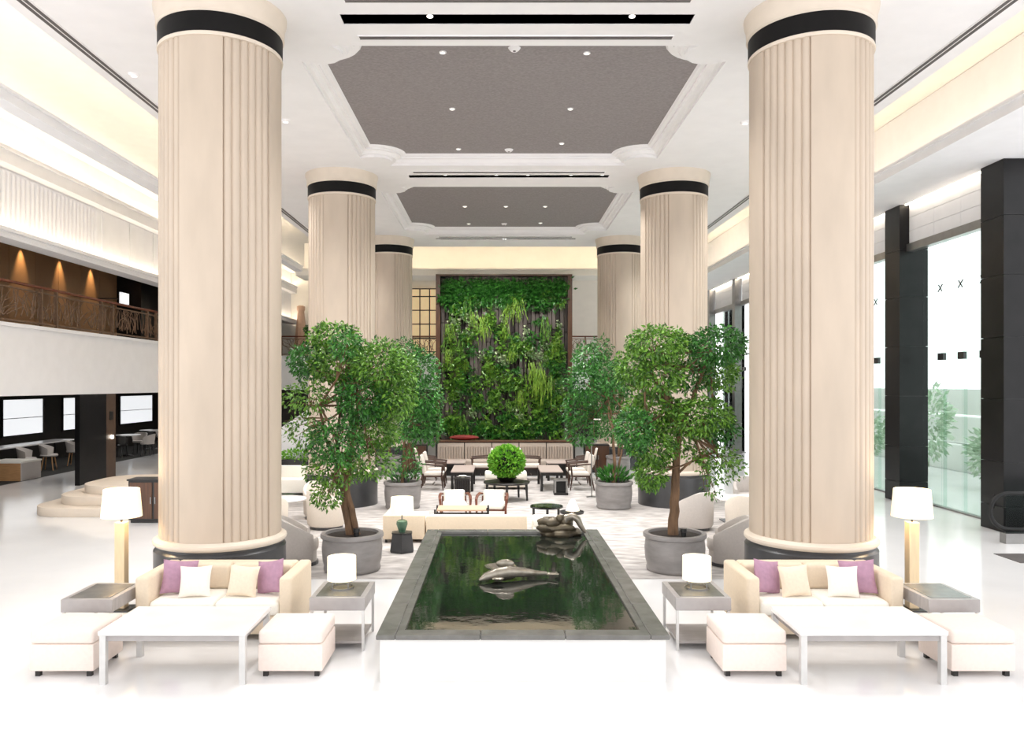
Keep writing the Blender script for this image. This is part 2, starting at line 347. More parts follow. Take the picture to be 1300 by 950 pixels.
# right glass wall
PIL = [13.55,16.98,20.4,23.84,28.4,31.8]
plab = ['beside the escalator','second from the escalator','third from the escalator','fourth from the escalator','second from the back gallery','nearest the back gallery']
for y, lb in zip(PIL, plab):
    t = thing('stone_pillar', ('tall black stone' if y < 25 else 'tall grey metal clad')+' pillar of the glass wall, '+lb, 'pillar', (8.8,y,0), group='black pillars of the glass wall')
    B(-.27,.27,-.29,.29,0,6.3).build('core', 'steel_dark', t)
    zs = [0,.43,1.18,2.25,3.3,4.35,5.35,6.3]
    if y > 25: t.scale = (.42,.5,1); t.location.x = 8.62
    for a, b in zip(zs, zs[1:]): B(-.3,.3,-.315,.315,a+.004,b-.004).build('panel', 'stone_black' if y < 25 else 'steel', t)
nw = 3
for (a, b) in zip([p+.32 for p in PIL], [p-.32 for p in PIL[1:]]+[None]):
    if b is None: continue
    nw += 1
    wo = struct(MB().box(8.64,8.8,a,b,5.30,5.46).box(8.94,9.06,a,b,0,.03).build('window_%d' % nw, 'steel'), 'tall glass bay of the facade')
    n = max(3, round((b-a)/.75)); d = (b-a)/n
    for k in range(n):
        B(8.99,9.005,a+k*d+.006,a+(k+1)*d-.006,.03,5.4).build('pane', 'glass', wo)
        B(8.965,9.03,a+k*d-.10,a+k*d+.10,2.99,3.13).build('patch_fitting', 'steel_dark', wo)
        if k: B(9.03,9.10,a+k*d-.006,a+k*d+.006,.03,5.4).build('glass_fin', 'glass', wo)
        for q in (4.45,): 
            MB().tube([(8.96,a+k*d-.07,q-.07),(8.97,a+k*d+.07,q+.07)], .012, 6).tube([(8.96,a+k*d+.07,q-.07),(8.97,a+k*d-.07,q+.07)], .012, 6).build('spider_clamp', 'steel_dark', wo)
    wb = struct(B(8.72,8.8,a,b,5.46,6.3).build('wall_bulkhead_%d' % nw, 'plaster_cool'), 'white bulkhead over the glass bay')
    m = 3
    for r in range(3):
        for k in range(m):
            B(8.70,8.72,a+(b-a)*k/m+.004,a+(b-a)*(k+1)/m-.004,5.46+.28*r+.004,5.46+.28*(r+1)-.004).build('panel', 'plaster_cool', wb)
trim(B(8.62,8.66,13.9,34,6.285,6.3), 'cove_strip', 'bright light line along the top of the white bulkhead')
# columns
def make_column():
    t = thing('column', 'x', 'column', group='fluted stone columns')
    def fr(a):
        d = (math.degrees(a)+360) % 90; d = d-90 if d > 45 else d       # offset from nearest axis
        ad = abs(d)
        if ad < 21: return 1
        u = (ad-21)/24*3.0; s = abs(math.sin(PI*u)); return 1-.036*(1-s)**1.6 - .006
    n = 720
    MB().lathe([(.685,.75),(.685,6.34)], n, fr=fr).build('shaft', 'travertine', t, True)
    MB().lathe([(.60,6.33),(.70,6.33),(.705,6.35),(.70,6.37),(.60,6.37)], 72).build('collar', 'travertine_light', t, True)
    MB().lathe([(.6,6.37),(.70,6.37),(.70,6.59),(.6,6.59)], 72).build('band', 'black_band', t, True)
    MB().lathe([(.6,6.59),(.705,6.59),(.722,6.61),(.715,6.64),(.72,6.66),(.725,6.74),(.745,6.80),(.75,6.85),(.6,6.85)], 72).build('capital', 'travertine_light', t, True)
    MB().lathe([(.6,.66),(.725,.66),(.745,.68),(.75,.70),(.745,.72),(.715,.73),(.70,.75),(.6,.75)], 72).build('torus', 'travertine_light', t, True)
    MB().lathe([(.6,0),(.74,0),(.74,.60),(.71,.63),(.71,.66),(.6,.66)], 72).build('plinth', 'plinth', t, True)
    return t
RZ = .006
c0 = make_column(); first = True
for y, dn in ((9.3,'behind the sofa'),(16.5,'beside the lounge armchairs'),(23.7,'closest to the green wall')):
    for x, sd in ((-3.265,'on the gallery side'),(mx(-3.265),'on the glass wall side')):
        lb = 'round fluted cream stone column '+dn+' '+sd
        z = 0
        if first: c0.location = (x,y,z); c0['label'] = lb; first = False
        else: dup(c0, (x,y,z), 0, lb)
# railing
def branch_panel(w, h, n=14):
    m = MB()
    for k in range(n):
        x = random.uniform(-w/2+.03, w/2-.03); z = random.uniform(.02, h*.3); pts = []; a = random.uniform(.9,2.2)
        for q in range(6):
            pts.append((min(max(x,-w/2+.01),w/2-.01), random.uniform(-.012,.012), min(max(z,.01),h-.01))); a += random.uniform(-.7,.7); a = min(max(a,.3),2.85)
            x += math.cos(a)*h/5; z += math.sin(a)*h/4.4
        m.tube(pts, [.014,.013,.012,.011,.009,.006], 5)
    return m
def railing(t, length, spans, backing=True):
    # along local +X from 0
    B(0,length,-.04,.04,.86,.92).build('handrail', 'rail_wood', t, bev=.015)
    B(0,length,-.025,.025,.05,.09).build('bottom_rail', 'bronze', t); B(0,length,-.02,.02,.76,.79).build('upper_rail', 'bronze', t)
    x = 0; i = 0
    while x < length-.05:
        w_ = spans[i % len(spans)]; i += 1
        B(x-.03,x+.03,-.035,.035,0,.86).build('post', 'bronze', t)
        ww = min(w_, length-x)-.08
        if ww > .2:
            o = branch_panel(ww, .66, int(ww*16)).build('branch_panel', 'bronze', t, True); o.location = (x+.04+ww/2,0,.095)
        x += w_
rl = thing('balcony_railing', 'bronze balcony railing with branch pattern along the side gallery', 'railing', (-10.38,15.8,3.8), PI/2)
railing(rl, 20.1, [2.1,.6])
for x0, x1, lb in ((-9.9,-2.2,'bronze railing of the back gallery beside the lattice screen'),(2.6,8.3,'bronze railing of the back gallery on the glass wall side')):
    railing(thing('balcony_railing', lb, 'railing', (x0,36.07,3.8)), x1-x0, [1.4,.6])
for y in (18.5,22,25.5,29,32.5):  # fill lamps added to brighten the dark cafe
    t = thing('cafe_fill_light', 'small round fill light added in the cafe ceiling', 'downlight', (-12.6,y,2.27), group='added cafe fill lights'); MB().lathe([(0,-.012),(.06,-.012),(.06,0),(0,0)], 16).build('trim_ring', 'plaster', t); MB().lathe([(0,-.018),(.04,-.018),(.04,-.012),(0,-.012)], 12).build('lens', 'lens', t); spot((-12.6,y,2.23), 60, 2.6)
# ================================================================== PLANTS
def leaves(m, P, D, L, W, fold=.25):
    """diamond leaves: P positions (n,3), D directions (n,3), L lengths, W widths"""
    n = len(P); D = D/np.linalg.norm(D, axis=1)[:,None]; R = rng.normal(size=(n,3)); S = np.cross(D, R); S /= np.linalg.norm(S, axis=1)[:,None]+1e-9; U = np.cross(S, D)
    L = np.broadcast_to(L, n)[:,None]; W = np.broadcast_to(W, n)[:,None]
    a = P; c = P+D*L; b = P+D*L*.45+S*W*.5+U*W*fold; d = P+D*L*.45-S*W*.5+U*W*fold
    k = len(m.v); V = np.stack([a,b,c,d],1).reshape(-1,3)
    m.v += [tuple(x) for x in V.tolist()]; m.f += [(k+4*i,k+4*i+1,k+4*i+2,k+4*i+3) for i in range(n)]
    return m
def raw(m, name, mt, parent):
    me = bpy.data.meshes.new(name); me.from_pydata(m.v, [], m.f); me.materials.append(MATS[mt]); return put(name, me, parent)
def clump_pts(c, r, n):
    p = rng.normal(size=(n,3)); p /= np.linalg.norm(p, axis=1)[:,None]; q = rng.uniform(.35,1.06,n)**.6
    return np.array(c)+p*q[:,None]*np.array(r), p
def pot_mesh(t, r, h):
    MB().lathe([(.0,0),(r*.86,0),(r*.9,.02),(r*.9,.05),(r*.88,.07),(r*.93,h*.3),(r*.96,h*.6),(r*.93,h*.82),(r*.93,h*.86),(r*1.0,h*.9),(r*1.0,h*.97),(r*.98,h),(r*.84,h),(r*.82,h*.9),(0,h*.9)], 40, close=True).build('pot', 'pot', t, True)
    MB().lathe([(0,h*.88),(r*.82,h*.9),(r*.82,h*.93),(0,h*.95)], 30).build('soil', 'soil', t, True)
def potted_tree(label, loc, r, h, trunk, clumps, mats=('leaf',), dens=1.0, ls=.066, under=0):
    t = thing('potted_tree', label, 'potted tree', loc, group='ficus trees in round grey pots')
    pot_mesh(t, r, h)
    MB().lathe([(.035,h*.9),(.035,h*1.06),(.045,h*1.07),(.045,h*1.16)], 10, (r*.2,-r*.35,0)).build('uplight', 'steel_dark', t, True)
    for pts, rad in trunk:
        P = [Vector(p) for p in pts]; Q = []
        for i in range(len(P)-1):
            for k in range(4): Q.append(P[i].lerp(P[i+1], k/4)+Vector((random.uniform(-.012,.012),random.uniform(-.012,.012),0)))
        Q.append(P[-1]); R_ = [rad*(1-.62*i/(len(Q)-1)) for i in range(len(Q))]
        MB().tube(Q, R_, 8).build('trunk', 'bark', t, True)
    top = trunk[0][0][-1]
    bm_ = MB()
    for c, rr, n in clumps:
        s = Vector(trunk[random.randrange(len(trunk))][0][-1]); e = Vector(c); mid = s.lerp(e,.5)+Vector((random.uniform(-.06,.06),random.uniform(-.06,.06),-.05))
        bm_.tube([s, mid, e], [.02,.013,.006], 5)
        for k in range(5):
            e2 = e+Vector((random.uniform(-1,1)*rr[0],random.uniform(-1,1)*rr[1],random.uniform(-.9,.9)*rr[2]))*.8; bm_.tube([mid, mid.lerp(e2,.6)+Vector((0,0,.03)), e2], [.009,.006,.003], 4)
    bm_.build('branches', 'bark', t, True)['kind'] = 'stuff'
    per = {}
    for i, (c, rr, n) in enumerate(clumps):
        mt = mats[i % len(mats)]; m = per.setdefault(mt, MB()); n = int(n*dens)
        P, dr = clump_pts(c, rr, n); D = dr*.7+rng.normal(size=(n,3))*.6; D[:,2] -= .45
        l = rng.uniform(.7,1.25,n)*ls; leaves(m, P, D, l, l*.46)
    for mt, m in per.items(): raw(m, 'foliage', mt, t)['kind'] = 'stuff'
    if under:
        m = MB(); P, dr = clump_pts((0,0,h+.08), (r*.8,r*.8,.16), under); D = dr; D[:,2] = np.abs(D[:,2])+.5; leaves(m, P, D, .14, .05); raw(m, 'underplanting', 'leaf_deep', t)['kind'] = 'stuff'
    return t
def px2(cl, Y, X0, dep, nd):
    """crown clumps measured in metres around the trunk axis"""
    out = []
    for (x, y, rx, ry, wgt) in cl:
        k = Y/1000; c = ((x-632)*k-X0, random.uniform(-.5,.5)*dep, 2.5-(y-488)*k); rr = (rx*k, dep*.62, ry*k)
        out.append((c, rr, int(nd*wgt*rx*ry/1000)))
    return out
Y1 = 10.6; XL = -1.96; XR = mx(XL)
cl = px2([(418,427,34,20,1),(385,458,26,24,1),(428,462,40,26,1.1),(482,462,34,30,1.2),(500,500,28,34,1.1),(462,505,36,34,1.2),(470,548,34,28,1),(392,505,30,22,.5),(388,548,24,22,.35),(432,560,34,30,.7),(425,596,40,24,.55),(470,590,30,20,.5),(418,628,20,16,.6),(445,440,20,20,.7),(515,470,16,22,.8)], Y1, XL, .64, 1500)
potted_tree('tall ficus with twisted multiple trunks in grey pot near the pool, gallery side', (XL,Y1,RZ), .42, .5,
    [([(-.02,0,.44),(-.10,.02,.85),(-.05,.03,1.35),(.02,0,1.8),(.10,.02,2.3)], .055),([(.06,.03,.44),(.0,-.03,.8),(-.1,.02,1.25),(-.35,.0,1.75),(-.45,.02,2.2)], .045),([(-.04,.06,.44),(-.05,.08,.9),(-.25,.1,1.2),(-.2,.05,1.9),(-.1,.1,2.7)], .035)], cl, ('leaf','leaf_deep','leaf','leaf'), 1.0)
cr = px2([(830,438,38,22,1.2),(905,440,36,24,1.2),(868,448,26,24,.8),(806,468,24,26,1.1),(835,478,34,22,.9),(880,478,34,20,.7),(918,475,26,24,.9),(832,522,38,26,1.2),(885,528,40,26,1.1),(800,545,24,28,1),(828,566,30,26,1.1),(826,602,20,22,1.2),(865,560,20,20,.7),(912,545,26,20,.8),(912,592,30,20,.35),(905,580,34,14,.4),(905,620,10,14,.3)], Y1, XR, .64, 1500)
potted_tree('tall ficus with single brown trunk in grey pot near the pool, glass wall side', (XR,Y1,RZ), .42, .5,
    [([(-.02,0,.44),(.0,.0,.9),(.03,.02,1.4),(.06,.0,1.9),(.04,.02,2.25)], .075),([(.05,.0,1.85),(-.1,.03,2.3),(-.3,.02,2.65),(-.42,.0,2.9)], .04),([(.06,.0,1.9),(.25,.05,2.3),(.4,.02,2.7),(.48,0,2.95)], .04),([(.04,.0,1.3),(.25,-.05,1.5),(.55,-.05,1.6)], .02)], cr, ('leaf','leaf_deep','leaf','leaf'), 1.0)
Y2 = 15.9; XM = -1.92
cm = px2([(535,470,22,26,1),(540,505,24,26,1),(530,535,24,26,1),(548,540,14,24,.9),(515,560,16,18,.5),(520,590,18,16,.35),(520,450,16,14,.8)], Y2, XM, .5, 1500)
potted_tree('bushy deep green ficus in grey pot beside the white topped dining tables, gallery side', (XM,Y2,RZ), .385, .54,
    [([(0,0,.48),(.03,0,1.0),(.0,.02,1.6),(.15,0,2.2)], .04),([(.06,.02,.48),(.08,0,1.1),(.2,.02,1.7)], .03)], cm, ('leaf_deep',), 1.0, .085, 60)
cm = px2([(748,455,20,20,1),(740,485,24,24,1),(770,480,22,22,.9),(735,520,20,24,1),(765,515,18,20,.6),(742,548,22,20,.9),(782,500,16,18,.7),(775,545,14,16,.4)], Y2, mx(XM), .5, 1500)
potted_tree('bushy deep green ficus in grey pot beside the dining chairs, glass wall side', (mx(XM),Y2,RZ), .385, .54,
    [([(0,0,.48),(.02,0,1.0),(-.02,.02,1.6),(-.1,0,2.2)], .04),([(.06,.02,.48),(.15,0,1.1),(.25,.02,1.9)], .028)], cm, ('leaf_deep',), 1.0, .085, 220)
Y3 = 21.6
for X, lb in ((-2.98,'gallery side'),(3.3,'glass wall side')):
    px = 632+X/Y3*1000; s = -1 if X < 0 else 1
    cm = px2([(px-s*18,470,22,24,1),(px-s*2,490,22,26,1),(px-s*24,505,18,26,1),(px-s*12,535,24,22,.8),(px-s*20,440,14,14,.6)], Y3, X, .5, 1500)
    potted_tree('dark leafy ficus in grey pot in front of the far column, '+lb, (X,Y3,0), .34, .54, [([(0,0,.48),(.03,0,1.0),(.0,.02,1.6),(.1,0,2.3)], .04)], cm, ('leaf_deep',), 1.0, .1)
# green wall
GY = 27.0
g = thing('green_wall', 'tall living wall of ferns and bark strips in dark wooden frame', 'green wall', (CX,GY,0))
B(-2.2,2.2,.1,.18,.3,6.26).build('backing', 'dark_backing', g)
B(-2.33,-2.18,-.12,.18,0,6.26).build('frame_post', 'dark_wood', g); B(2.18,2.33,-.12,.18,0,6.26).build('frame_post', 'dark_wood', g); B(-2.18,2.18,-.1,.18,6.2,6.26).build('frame_top', 'dark_wood', g)
B(-2.2,2.2,-.5,.18,0,.45).build('planter_box', 'ebony', g)
for k in range(31):
    x = -2.15+k*.14; z = .45
    while z < 6.1:
        hgt = random.uniform(.7,1.8); z1 = min(z+hgt, 6.2); d = random.uniform(0,.16)
        B(x+.006,x+.134,-d,.1,z,z1-.02).build('bark_strip', 'wall_bark', g, bev=.012, seg=1); z = z1
def bushy(n, spread, L, W, down=0):
    m = MB(); P = np.zeros((n,3)); P[:,0] = rng.normal(size=n)*spread*.5; P[:,2] = rng.normal(size=n)*spread*.45; P[:,1] = -rng.uniform(0,spread*.6,n)
    D = rng.normal(size=(n,3))*.7; D[:,1] = -np.abs(D[:,1])-.3; D[:,2] -= down; l = rng.uniform(.7,1.2,n)*L; return leaves(m, P, D, l, l*W)
def fern(n, L):
    m = MB()
    for k in range(n):
        a = random.uniform(0, 2*PI); dx = math.cos(a)*.8; dz = math.sin(a)*.6+.25; pts = []
        for q in range(10):
            u = q/9; pts.append((dx*L*u, -L*(.25*math.sin(PI*u*.7)+.35*u), dz*L*u-.55*L*u*u))
        P = np.array(pts); T = np.diff(P, axis=0); P = P[:-1]
        for s in (-1,1):
            D = np.cross(T, np.array([0,-1,.3]))*s+T*.6; leaves(m, P, D, L*.26*np.sin(np.linspace(.6,2.9,9)), L*.085)
    return m
def strap(n, L):
    m = MB()
    for k in range(n):
        x = random.gauss(0,.08); ln = L*random.uniform(.5,1.1); y = -random.uniform(.05,.22); P = []; 
        for q in range(7): u = q/6; P.append((x+random.uniform(-.012,.012)+x*u*.5, y-.12*math.sin(PI*u*.6), -ln*u+.05*(1-u)))
        P = np.array(P); T = np.diff(P, axis=0); leaves(m, P[:-1], T, np.linalg.norm(T, axis=1)*1.5, .032)
    return m
kinds = {}
def proto(name, mb, mt):
    me = bpy.data.meshes.new(name); me.from_pydata(mb.v, [], mb.f); me.materials.append(MATS[mt]); return (name, me)
K_bush = [proto('leaf_clump', bushy(75,.34,.2,.45,.4), 'leaf_deep') for _ in range(3)]
K_bush2 = [proto('leaf_clump', bushy(60,.3,.22,.5,.4), 'leaf') for _ in range(2)]
K_fern = [proto('fern_clump', fern(11,.42), 'leaf') for _ in range(2)]+[proto('fern_clump', fern(11,.42), 'leaf_deep')]
K_strap = [proto('hanging_clump', strap(20,.75), 'leaf_yellow') for _ in range(2)]+[proto('hanging_clump', strap(22,.9), 'leaf')]
K_pale = [proto('pale_clump', bushy(40,.3,.2,.5,.1), 'leaf_pale')]
def clump(K, x, z, s=1):
    x = min(max(x,-1.92),1.92); z = min(z, 5.85); nm, me = random.choice(K); o = put(nm, me, g, (x,-.08,z)); o.scale = (s,s,s); o.rotation_euler = (0, random.uniform(-.25,.25), 0)
for r in range(4):
    for k in range(14): clump(K_bush if random.random() < .8 else K_fern, -2.05+k*.315+random.uniform(-.1,.1), 6.0-r*.22+random.uniform(-.1,.1), random.uniform(.75,1.0))
def pz(px, py): return ((px-632)*GY/1000-CX, 2.5-(py-488)*GY/1000)
for px, py, s in ((596,385,.9),(612,412,1.1),(655,388,1),(693,412,.9),(600,405,.8),(675,470,1.3),(690,485,1.3),(652,445,.9),(567,420,.8),(640,420,.7),(660,503,.9),(588,535,.8),(565,452,.8),(645,395,.9),(683,478,1.3)): x, z = pz(px, py); clump(K_strap, x, z+.2, s)
for px, py, s in ((578,408,1),(588,402,1),(598,410,.9),(572,415,.8),(636,455,1),(670,447,1),(682,450,1),(690,455,.9),(585,425,.8),(600,525,.8),(675,545,.8),(668,420,.7),(690,440,.9),(640,460,.9)): x, z = pz(px, py); clump(K_pale, x, z, s*.8)
for k in range(135):
    u = random.random(); px = random.uniform(563,715); py = 420+125*u**.75 if k % 4 else random.uniform(372,545)
    x, z = pz(px, py); clump(random.choice([K_bush,K_bush2,K_fern,K_fern,K_bush2]), x, z, random.uniform(.5,.95))
for k in range(26):
    x, z = pz(random.uniform(566,712), random.uniform(395,535)); clump(K_pale if k % 2 else K_strap, x, z, random.uniform(.45,.75))
for k in range(26): x, z = pz(564+k*5.9, random.uniform(530,556)); clump(K_bush if k % 3 else K_bush2, x, z, random.uniform(.7,1))
# banquette
b = thing('banquette', 'long channel tufted beige banquette with dark ledge below the green wall', 'banquette', (CX,22.0,0))
B(-1.95,1.95,0,.14,0,.88).build('back_frame', 'ebony', b)
B(-1.98,1.98,-.05,.25,.88,.93).build('ledge', 'dark_wood', b, bev=.01)
for k in range(5):
    x0 = -1.9+k*.76; B(x0+.01,x0+.75,-.05,0,.4,.78+.08).build('headrest', 'banquette', b, bev=.015)
    for q in range(10): MB().lathe([(.036,.38),(.036,.76)], 8, (x0+.045+q*.074,-.06,0)).build('channel', 'banquette', b, True)
B(-1.9,1.9,-.6,-.02,.26,.42).build('seat', 'banquette', b, bev=.03); B(-1.85,1.85,-.5,-.05,0,.26).build('base', 'ebony', b)
tag(MB().blob((0,0,.06),(.42,.12,.07),14,8,lambda a,t: 1+.1*math.sin(3*a)).build('folded_cloth', 'red_cloth', None, True, loc=(-.95,22.1,.942)), 'dark red cloth heap on the banquette ledge', 'cloth')
for x, lb in ((-2.35,'gallery side'),(2.8,'glass wall side')):
    t = thing('service_cabinet', 'low dark wooden cabinet flanking the banquette, '+lb, 'cabinet', (x,22.4,0)); B(-.35,.35,-.2,.2,.06,.8).build('body', 'ebony', t, bev=.01)
    for s in (-1,1): 
        d = B(s*.17-.16,s*.17+.16,-.22,-.2,.1,.76).build('door', 'dark_wood', t); B(s*.03-.008,s*.03+.008,-.235,-.22,.38,.5).build('handle', 'steel', d)
    B(-.3,.3,-.16,.16,0,.06).build('base', 'ebony', t)
# rug
cu = bpy.data.curves.new('c', 'CURVE'); cu.dimensions = '2D'; cu.fill_mode = 'BOTH'; cu.extrude = .002
spl([(-4.6,10.1),(-1.04,10.1),(-1.04,11.42),(1.46,11.42),(1.46,10.1),(5.0,10.1),(5.0,21.2),(-4.6,21.2)])
for x in (-3.265,mx(-3.265)): spl([(x+.745*math.cos(2*PI*k/48),16.5+.745*math.sin(2*PI*k/48)) for k in range(48)])
tmp = bpy.data.objects.new('t', cu); COL.objects.link(tmp); bpy.context.view_layer.update()
me = bpy.data.meshes.new_from_object(tmp.evaluated_get(bpy.context.evaluated_depsgraph_get())); bpy.data.objects.remove(tmp)
me.materials.clear(); me.materials.append(MATS['carpet'])
tag(put('carpet', me, None, (0,0,.002)), 'pale patterned beige carpet under the lounge seating', 'carpet')
# topiary and round table
t = thing('round_table', 'low round black table carrying the ball shaped plant', 'table', (.19,17.0,RZ))
MB().lathe([(0,.36),(.49,.36),(.5,.37),(.5,.39),(.49,.4),(0,.4)], 40).build('table_top', 'ebony', t, True)
for k in range(5): a = -PI/2+k*2*PI/5; MB().tube([(.44*math.cos(a),.44*math.sin(a),.36),(.46*math.cos(a),.46*math.sin(a),0)], [.03,.02], 8).build('leg', 'ebony', t, True)
t = thing('ball_plant', 'bright green ball shaped plant in black bowl on the round table', 'plant', (.19,17.0,.409))
MB().lathe([(0,0),(.14,0),(.22,.08),(.2,.09),(0,.09)], 24).build('bowl', 'ebony', t, True)
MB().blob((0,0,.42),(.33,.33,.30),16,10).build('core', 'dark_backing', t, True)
m = MB(); P = rng.normal(size=(1500,3)); P /= np.linalg.norm(P, axis=1)[:,None]; D = P+rng.normal(size=P.shape)*.5; D[:,2] += .3; leaves(m, P*np.array([.35,.35,.31])*rng.uniform(.9,1.06,1500)[:,None]+np.array([0,0,.42]), D, .085, .06); raw(m, 'foliage', 'leaf_bright', t)['kind'] = 'stuff'
# ================================================================== LIVING FURNITURE
def pillow_mesh(w, h, th, n=14):
    v = []; f = []
    for s in (1,-1):
        k0 = len(v)
        for i in range(n+1):
            for j in range(n+1):
                u = 2*i/n-1; q = 2*j/n-1; d = th*.5*((1-u**2)*(1-q**2))**.45
                pin = 1-.09*(1-u*u)*abs(q)**3-.0; pin2 = 1-.09*(1-q*q)*abs(u)**3
                v.append((u*w/2*pin2, s*d, q*h/2*pin))
        for i in range(n):
            for j in range(n): a = k0+i*(n+1)+j; f.append((a,a+1,a+n+2,a+n+1) if s > 0 else (a,a+n+1,a+n+2,a+1))
    return MB().add(v, f)
def sofa(label, xc):
    t = thing('sofa', label, 'sofa', (xc,8.05,0), group='cream two-seat sofas by the pool'); W = .765
    for s in (-1,1):
        # arm with sloping inner face
        a = [(s*W,-.40),(s*(W-.14),-.40),(s*(W-.14),.40),(s*W,.40)]
        B(min(s*W,s*(W-.13)),max(s*W,s*(W-.13)),-.40,.42,.06,.62).build('arm', 'sofa_cream', t, bev=.03, seg=3)
    B(-W+.13,W-.13,.26,.42,.06,.62).build('back', 'sofa_cream', t, bev=.03, seg=3)
    B(-W+.13,W-.13,-.38,.26,.06,.24).build('base', 'sofa_cream', t, bev=.015)
    for s in (-1,1):
        B(s*.32-.315,s*.32+.315,-.40,.14,.24,.385).build('seat_cushion', 'seat_white', t, bev=.045, seg=3)
        B(s*.32-.315,s*.32+.315,.10,.27,.37,.64).build('back_cushion', 'sofa_cream', t, bev=.045, seg=3)
    for x in (-.68,.68):
        for y in (-.34,.36): MB().lathe([(.02,0),(.025,.06)], 10, (x,y,0)).build('leg', 'ebony', t)
    return t
def pillow(label, x, y, mt, rz, ry=0, s=.34):
    o = pillow_mesh(s, s, .13).build('throw_pillow', mt, None, True); o.location = (x,y,.385+s*.48); o.rotation_mode = 'XYZ'; o.rotation_euler = (-.28, ry, rz)
    return tag(o, label, 'pillow', 'throw pillows on the sofas')
for xc, sd in ((-2.765,'sofa on the gallery side'),(mx(-2.765),'sofa on the glass wall side')):
    sofa('cream two-seat '+sd+' in front of the column', xc); oth = 1 if xc < 0 else -1
    pillow('mauve pillow in the corner by the floor lamp, '+sd, xc-oth*.46, 7.98, 'pillow_mauve', oth*.4, oth*.12)
    pillow('ivory pillow overlapping the mauve one by the floor lamp, '+sd, xc-oth*.25, 7.85, 'pillow_ivory', oth*.12, 0, .31)
    pillow('beige pillow overlapping the mauve one by the table lamp, '+sd, xc+oth*.22, 7.87, 'pillow_cream', -oth*.1, oth*.05, .31)
    pillow('mauve pillow in the corner by the table lamp, '+sd, xc+oth*.46, 7.98, 'pillow_mauve', -oth*.45, -oth*.2)
for s, sd in ((0,'gallery side'),(1,'glass wall side')):
    X = (lambda x: x) if s == 0 else mx
    # coffee table
    t = thing('coffee_table', 'white marble topped coffee table between ottomans, '+sd, 'coffee table', (X(-2.705),6.9,0), group='coffee tables by the pool')
    B(-.615,.615,-.37,.37,.41,.45).build('table_top', 'marble_top', t, bev=.006, seg=1); B(-.58,.58,-.34,.34,.36,.41).build('apron', 'table_grey', t)
    for x in (-.58,.58):
        for y in (-.335,.335): B(x-.025,x+.025,y-.025,y+.025,0,.41).build('leg', 'metal_grey', t)
    for x0, wh in ((-3.72,'beside the dark outer side table'),(-1.77,'between coffee table and pool')):
        t = thing('ottoman', 'pale pink square ottoman '+wh+', '+sd, 'ottoman', (X(x0),6.98,0), group='pale square ottomans')
        B(-.275,.275,-.27,.27,.28,.40).build('cushion', 'ottoman', t, bev=.03, seg=3); B(-.275,.275,-.27,.27,.05,.28).build('body', 'ottoman', t, bev=.015)
        for x in (-.22,.22):
            for y in (-.22,.22): B(x-.02,x+.02,y-.02,y+.02,0,.05).build('foot', 'ebony', t)
    for x0, y0, hw, wh in ((-3.82,7.62,.24,'side table next to the floor lamp'),(-1.505,7.68,.26,'side table carrying the table lamp')):
        t = thing('side_table', 'grey box topped '+wh+', '+sd, 'side table', (X(x0),y0,0), group='grey side tables')
        B(-hw,hw,-.31,.31,.38,.5).build('box_top', 'table_grey', t, bev=.004, seg=1); B(-hw+.05,hw-.05,-.26,.26,.5,.503).build('inlay', 'coping', t)
        for x in (-hw+.02,hw-.02):
            for y in (-.29,.29): B(x-.012,x+.012,y-.012,y+.012,0,.38).build('leg', 'metal_grey', t)
        B(-hw+.03,hw-.03,-.27,.27,.06,.08).build('shelf', 'table_grey', t)
    # table lamp
    t = thing('table_lamp', 'drum shaded table lamp on the side table, '+sd, 'table lamp', (X(-1.53),7.72,.503), group='glowing table lamps')
    MB().lathe([(.10,0),(.115,0),(.115,.015),(.10,.015)], 28, close=True).build('base_ring', 'steel', t, True)
    for k in range(4): a = PI/4+k*PI/2; MB().tube([(.107*math.cos(a),.107*math.sin(a),.01),(.107*math.cos(a),.107*math.sin(a),.10)], .007, 8).build('support_rod', 'steel', t)
    MB().lathe([(.132,.085),(.14,.085),(.138,.31),(.13,.31)], 36, close=True).build('shade', 'shade_table', t, True); MB().lathe([(0,.295),(.13,.295),(.13,.305),(0,.305)], 30).build('diffuser', 'shade_table', t, True)
    # floor lamp
    t = thing('floor_lamp', 'floor lamp with square wooden post and drum shade, '+sd, 'floor lamp', (X(-4.18),8.75,0), group='wooden floor lamps')
    B(-.13,.13,-.13,.13,0,.02).build('base', 'steel_dark', t, bev=.004, seg=1); B(-.055,.055,-.055,.055,.02,.97).build('post', 'lamp_post', t, bev=.004, seg=1)
    MB().tube([(0,0,.97),(0,0,1.05)], .012, 8).build('stem', 'steel_dark', t); MB().lathe([(.205,1.03),(.213,1.03),(.188,1.335),(.18,1.335)], 40, close=True).build('shade', 'shade', t, True)
    l = bpy.data.lights.new('bulb', 'POINT'); l.energy = 12; l.color = (1,.8,.55); l.shadow_soft_size = .06; lo = bpy.data.objects.new('lamp_bulb', l); COL.objects.link(lo); lo.parent = t; lo.location = (0,0,1.2)
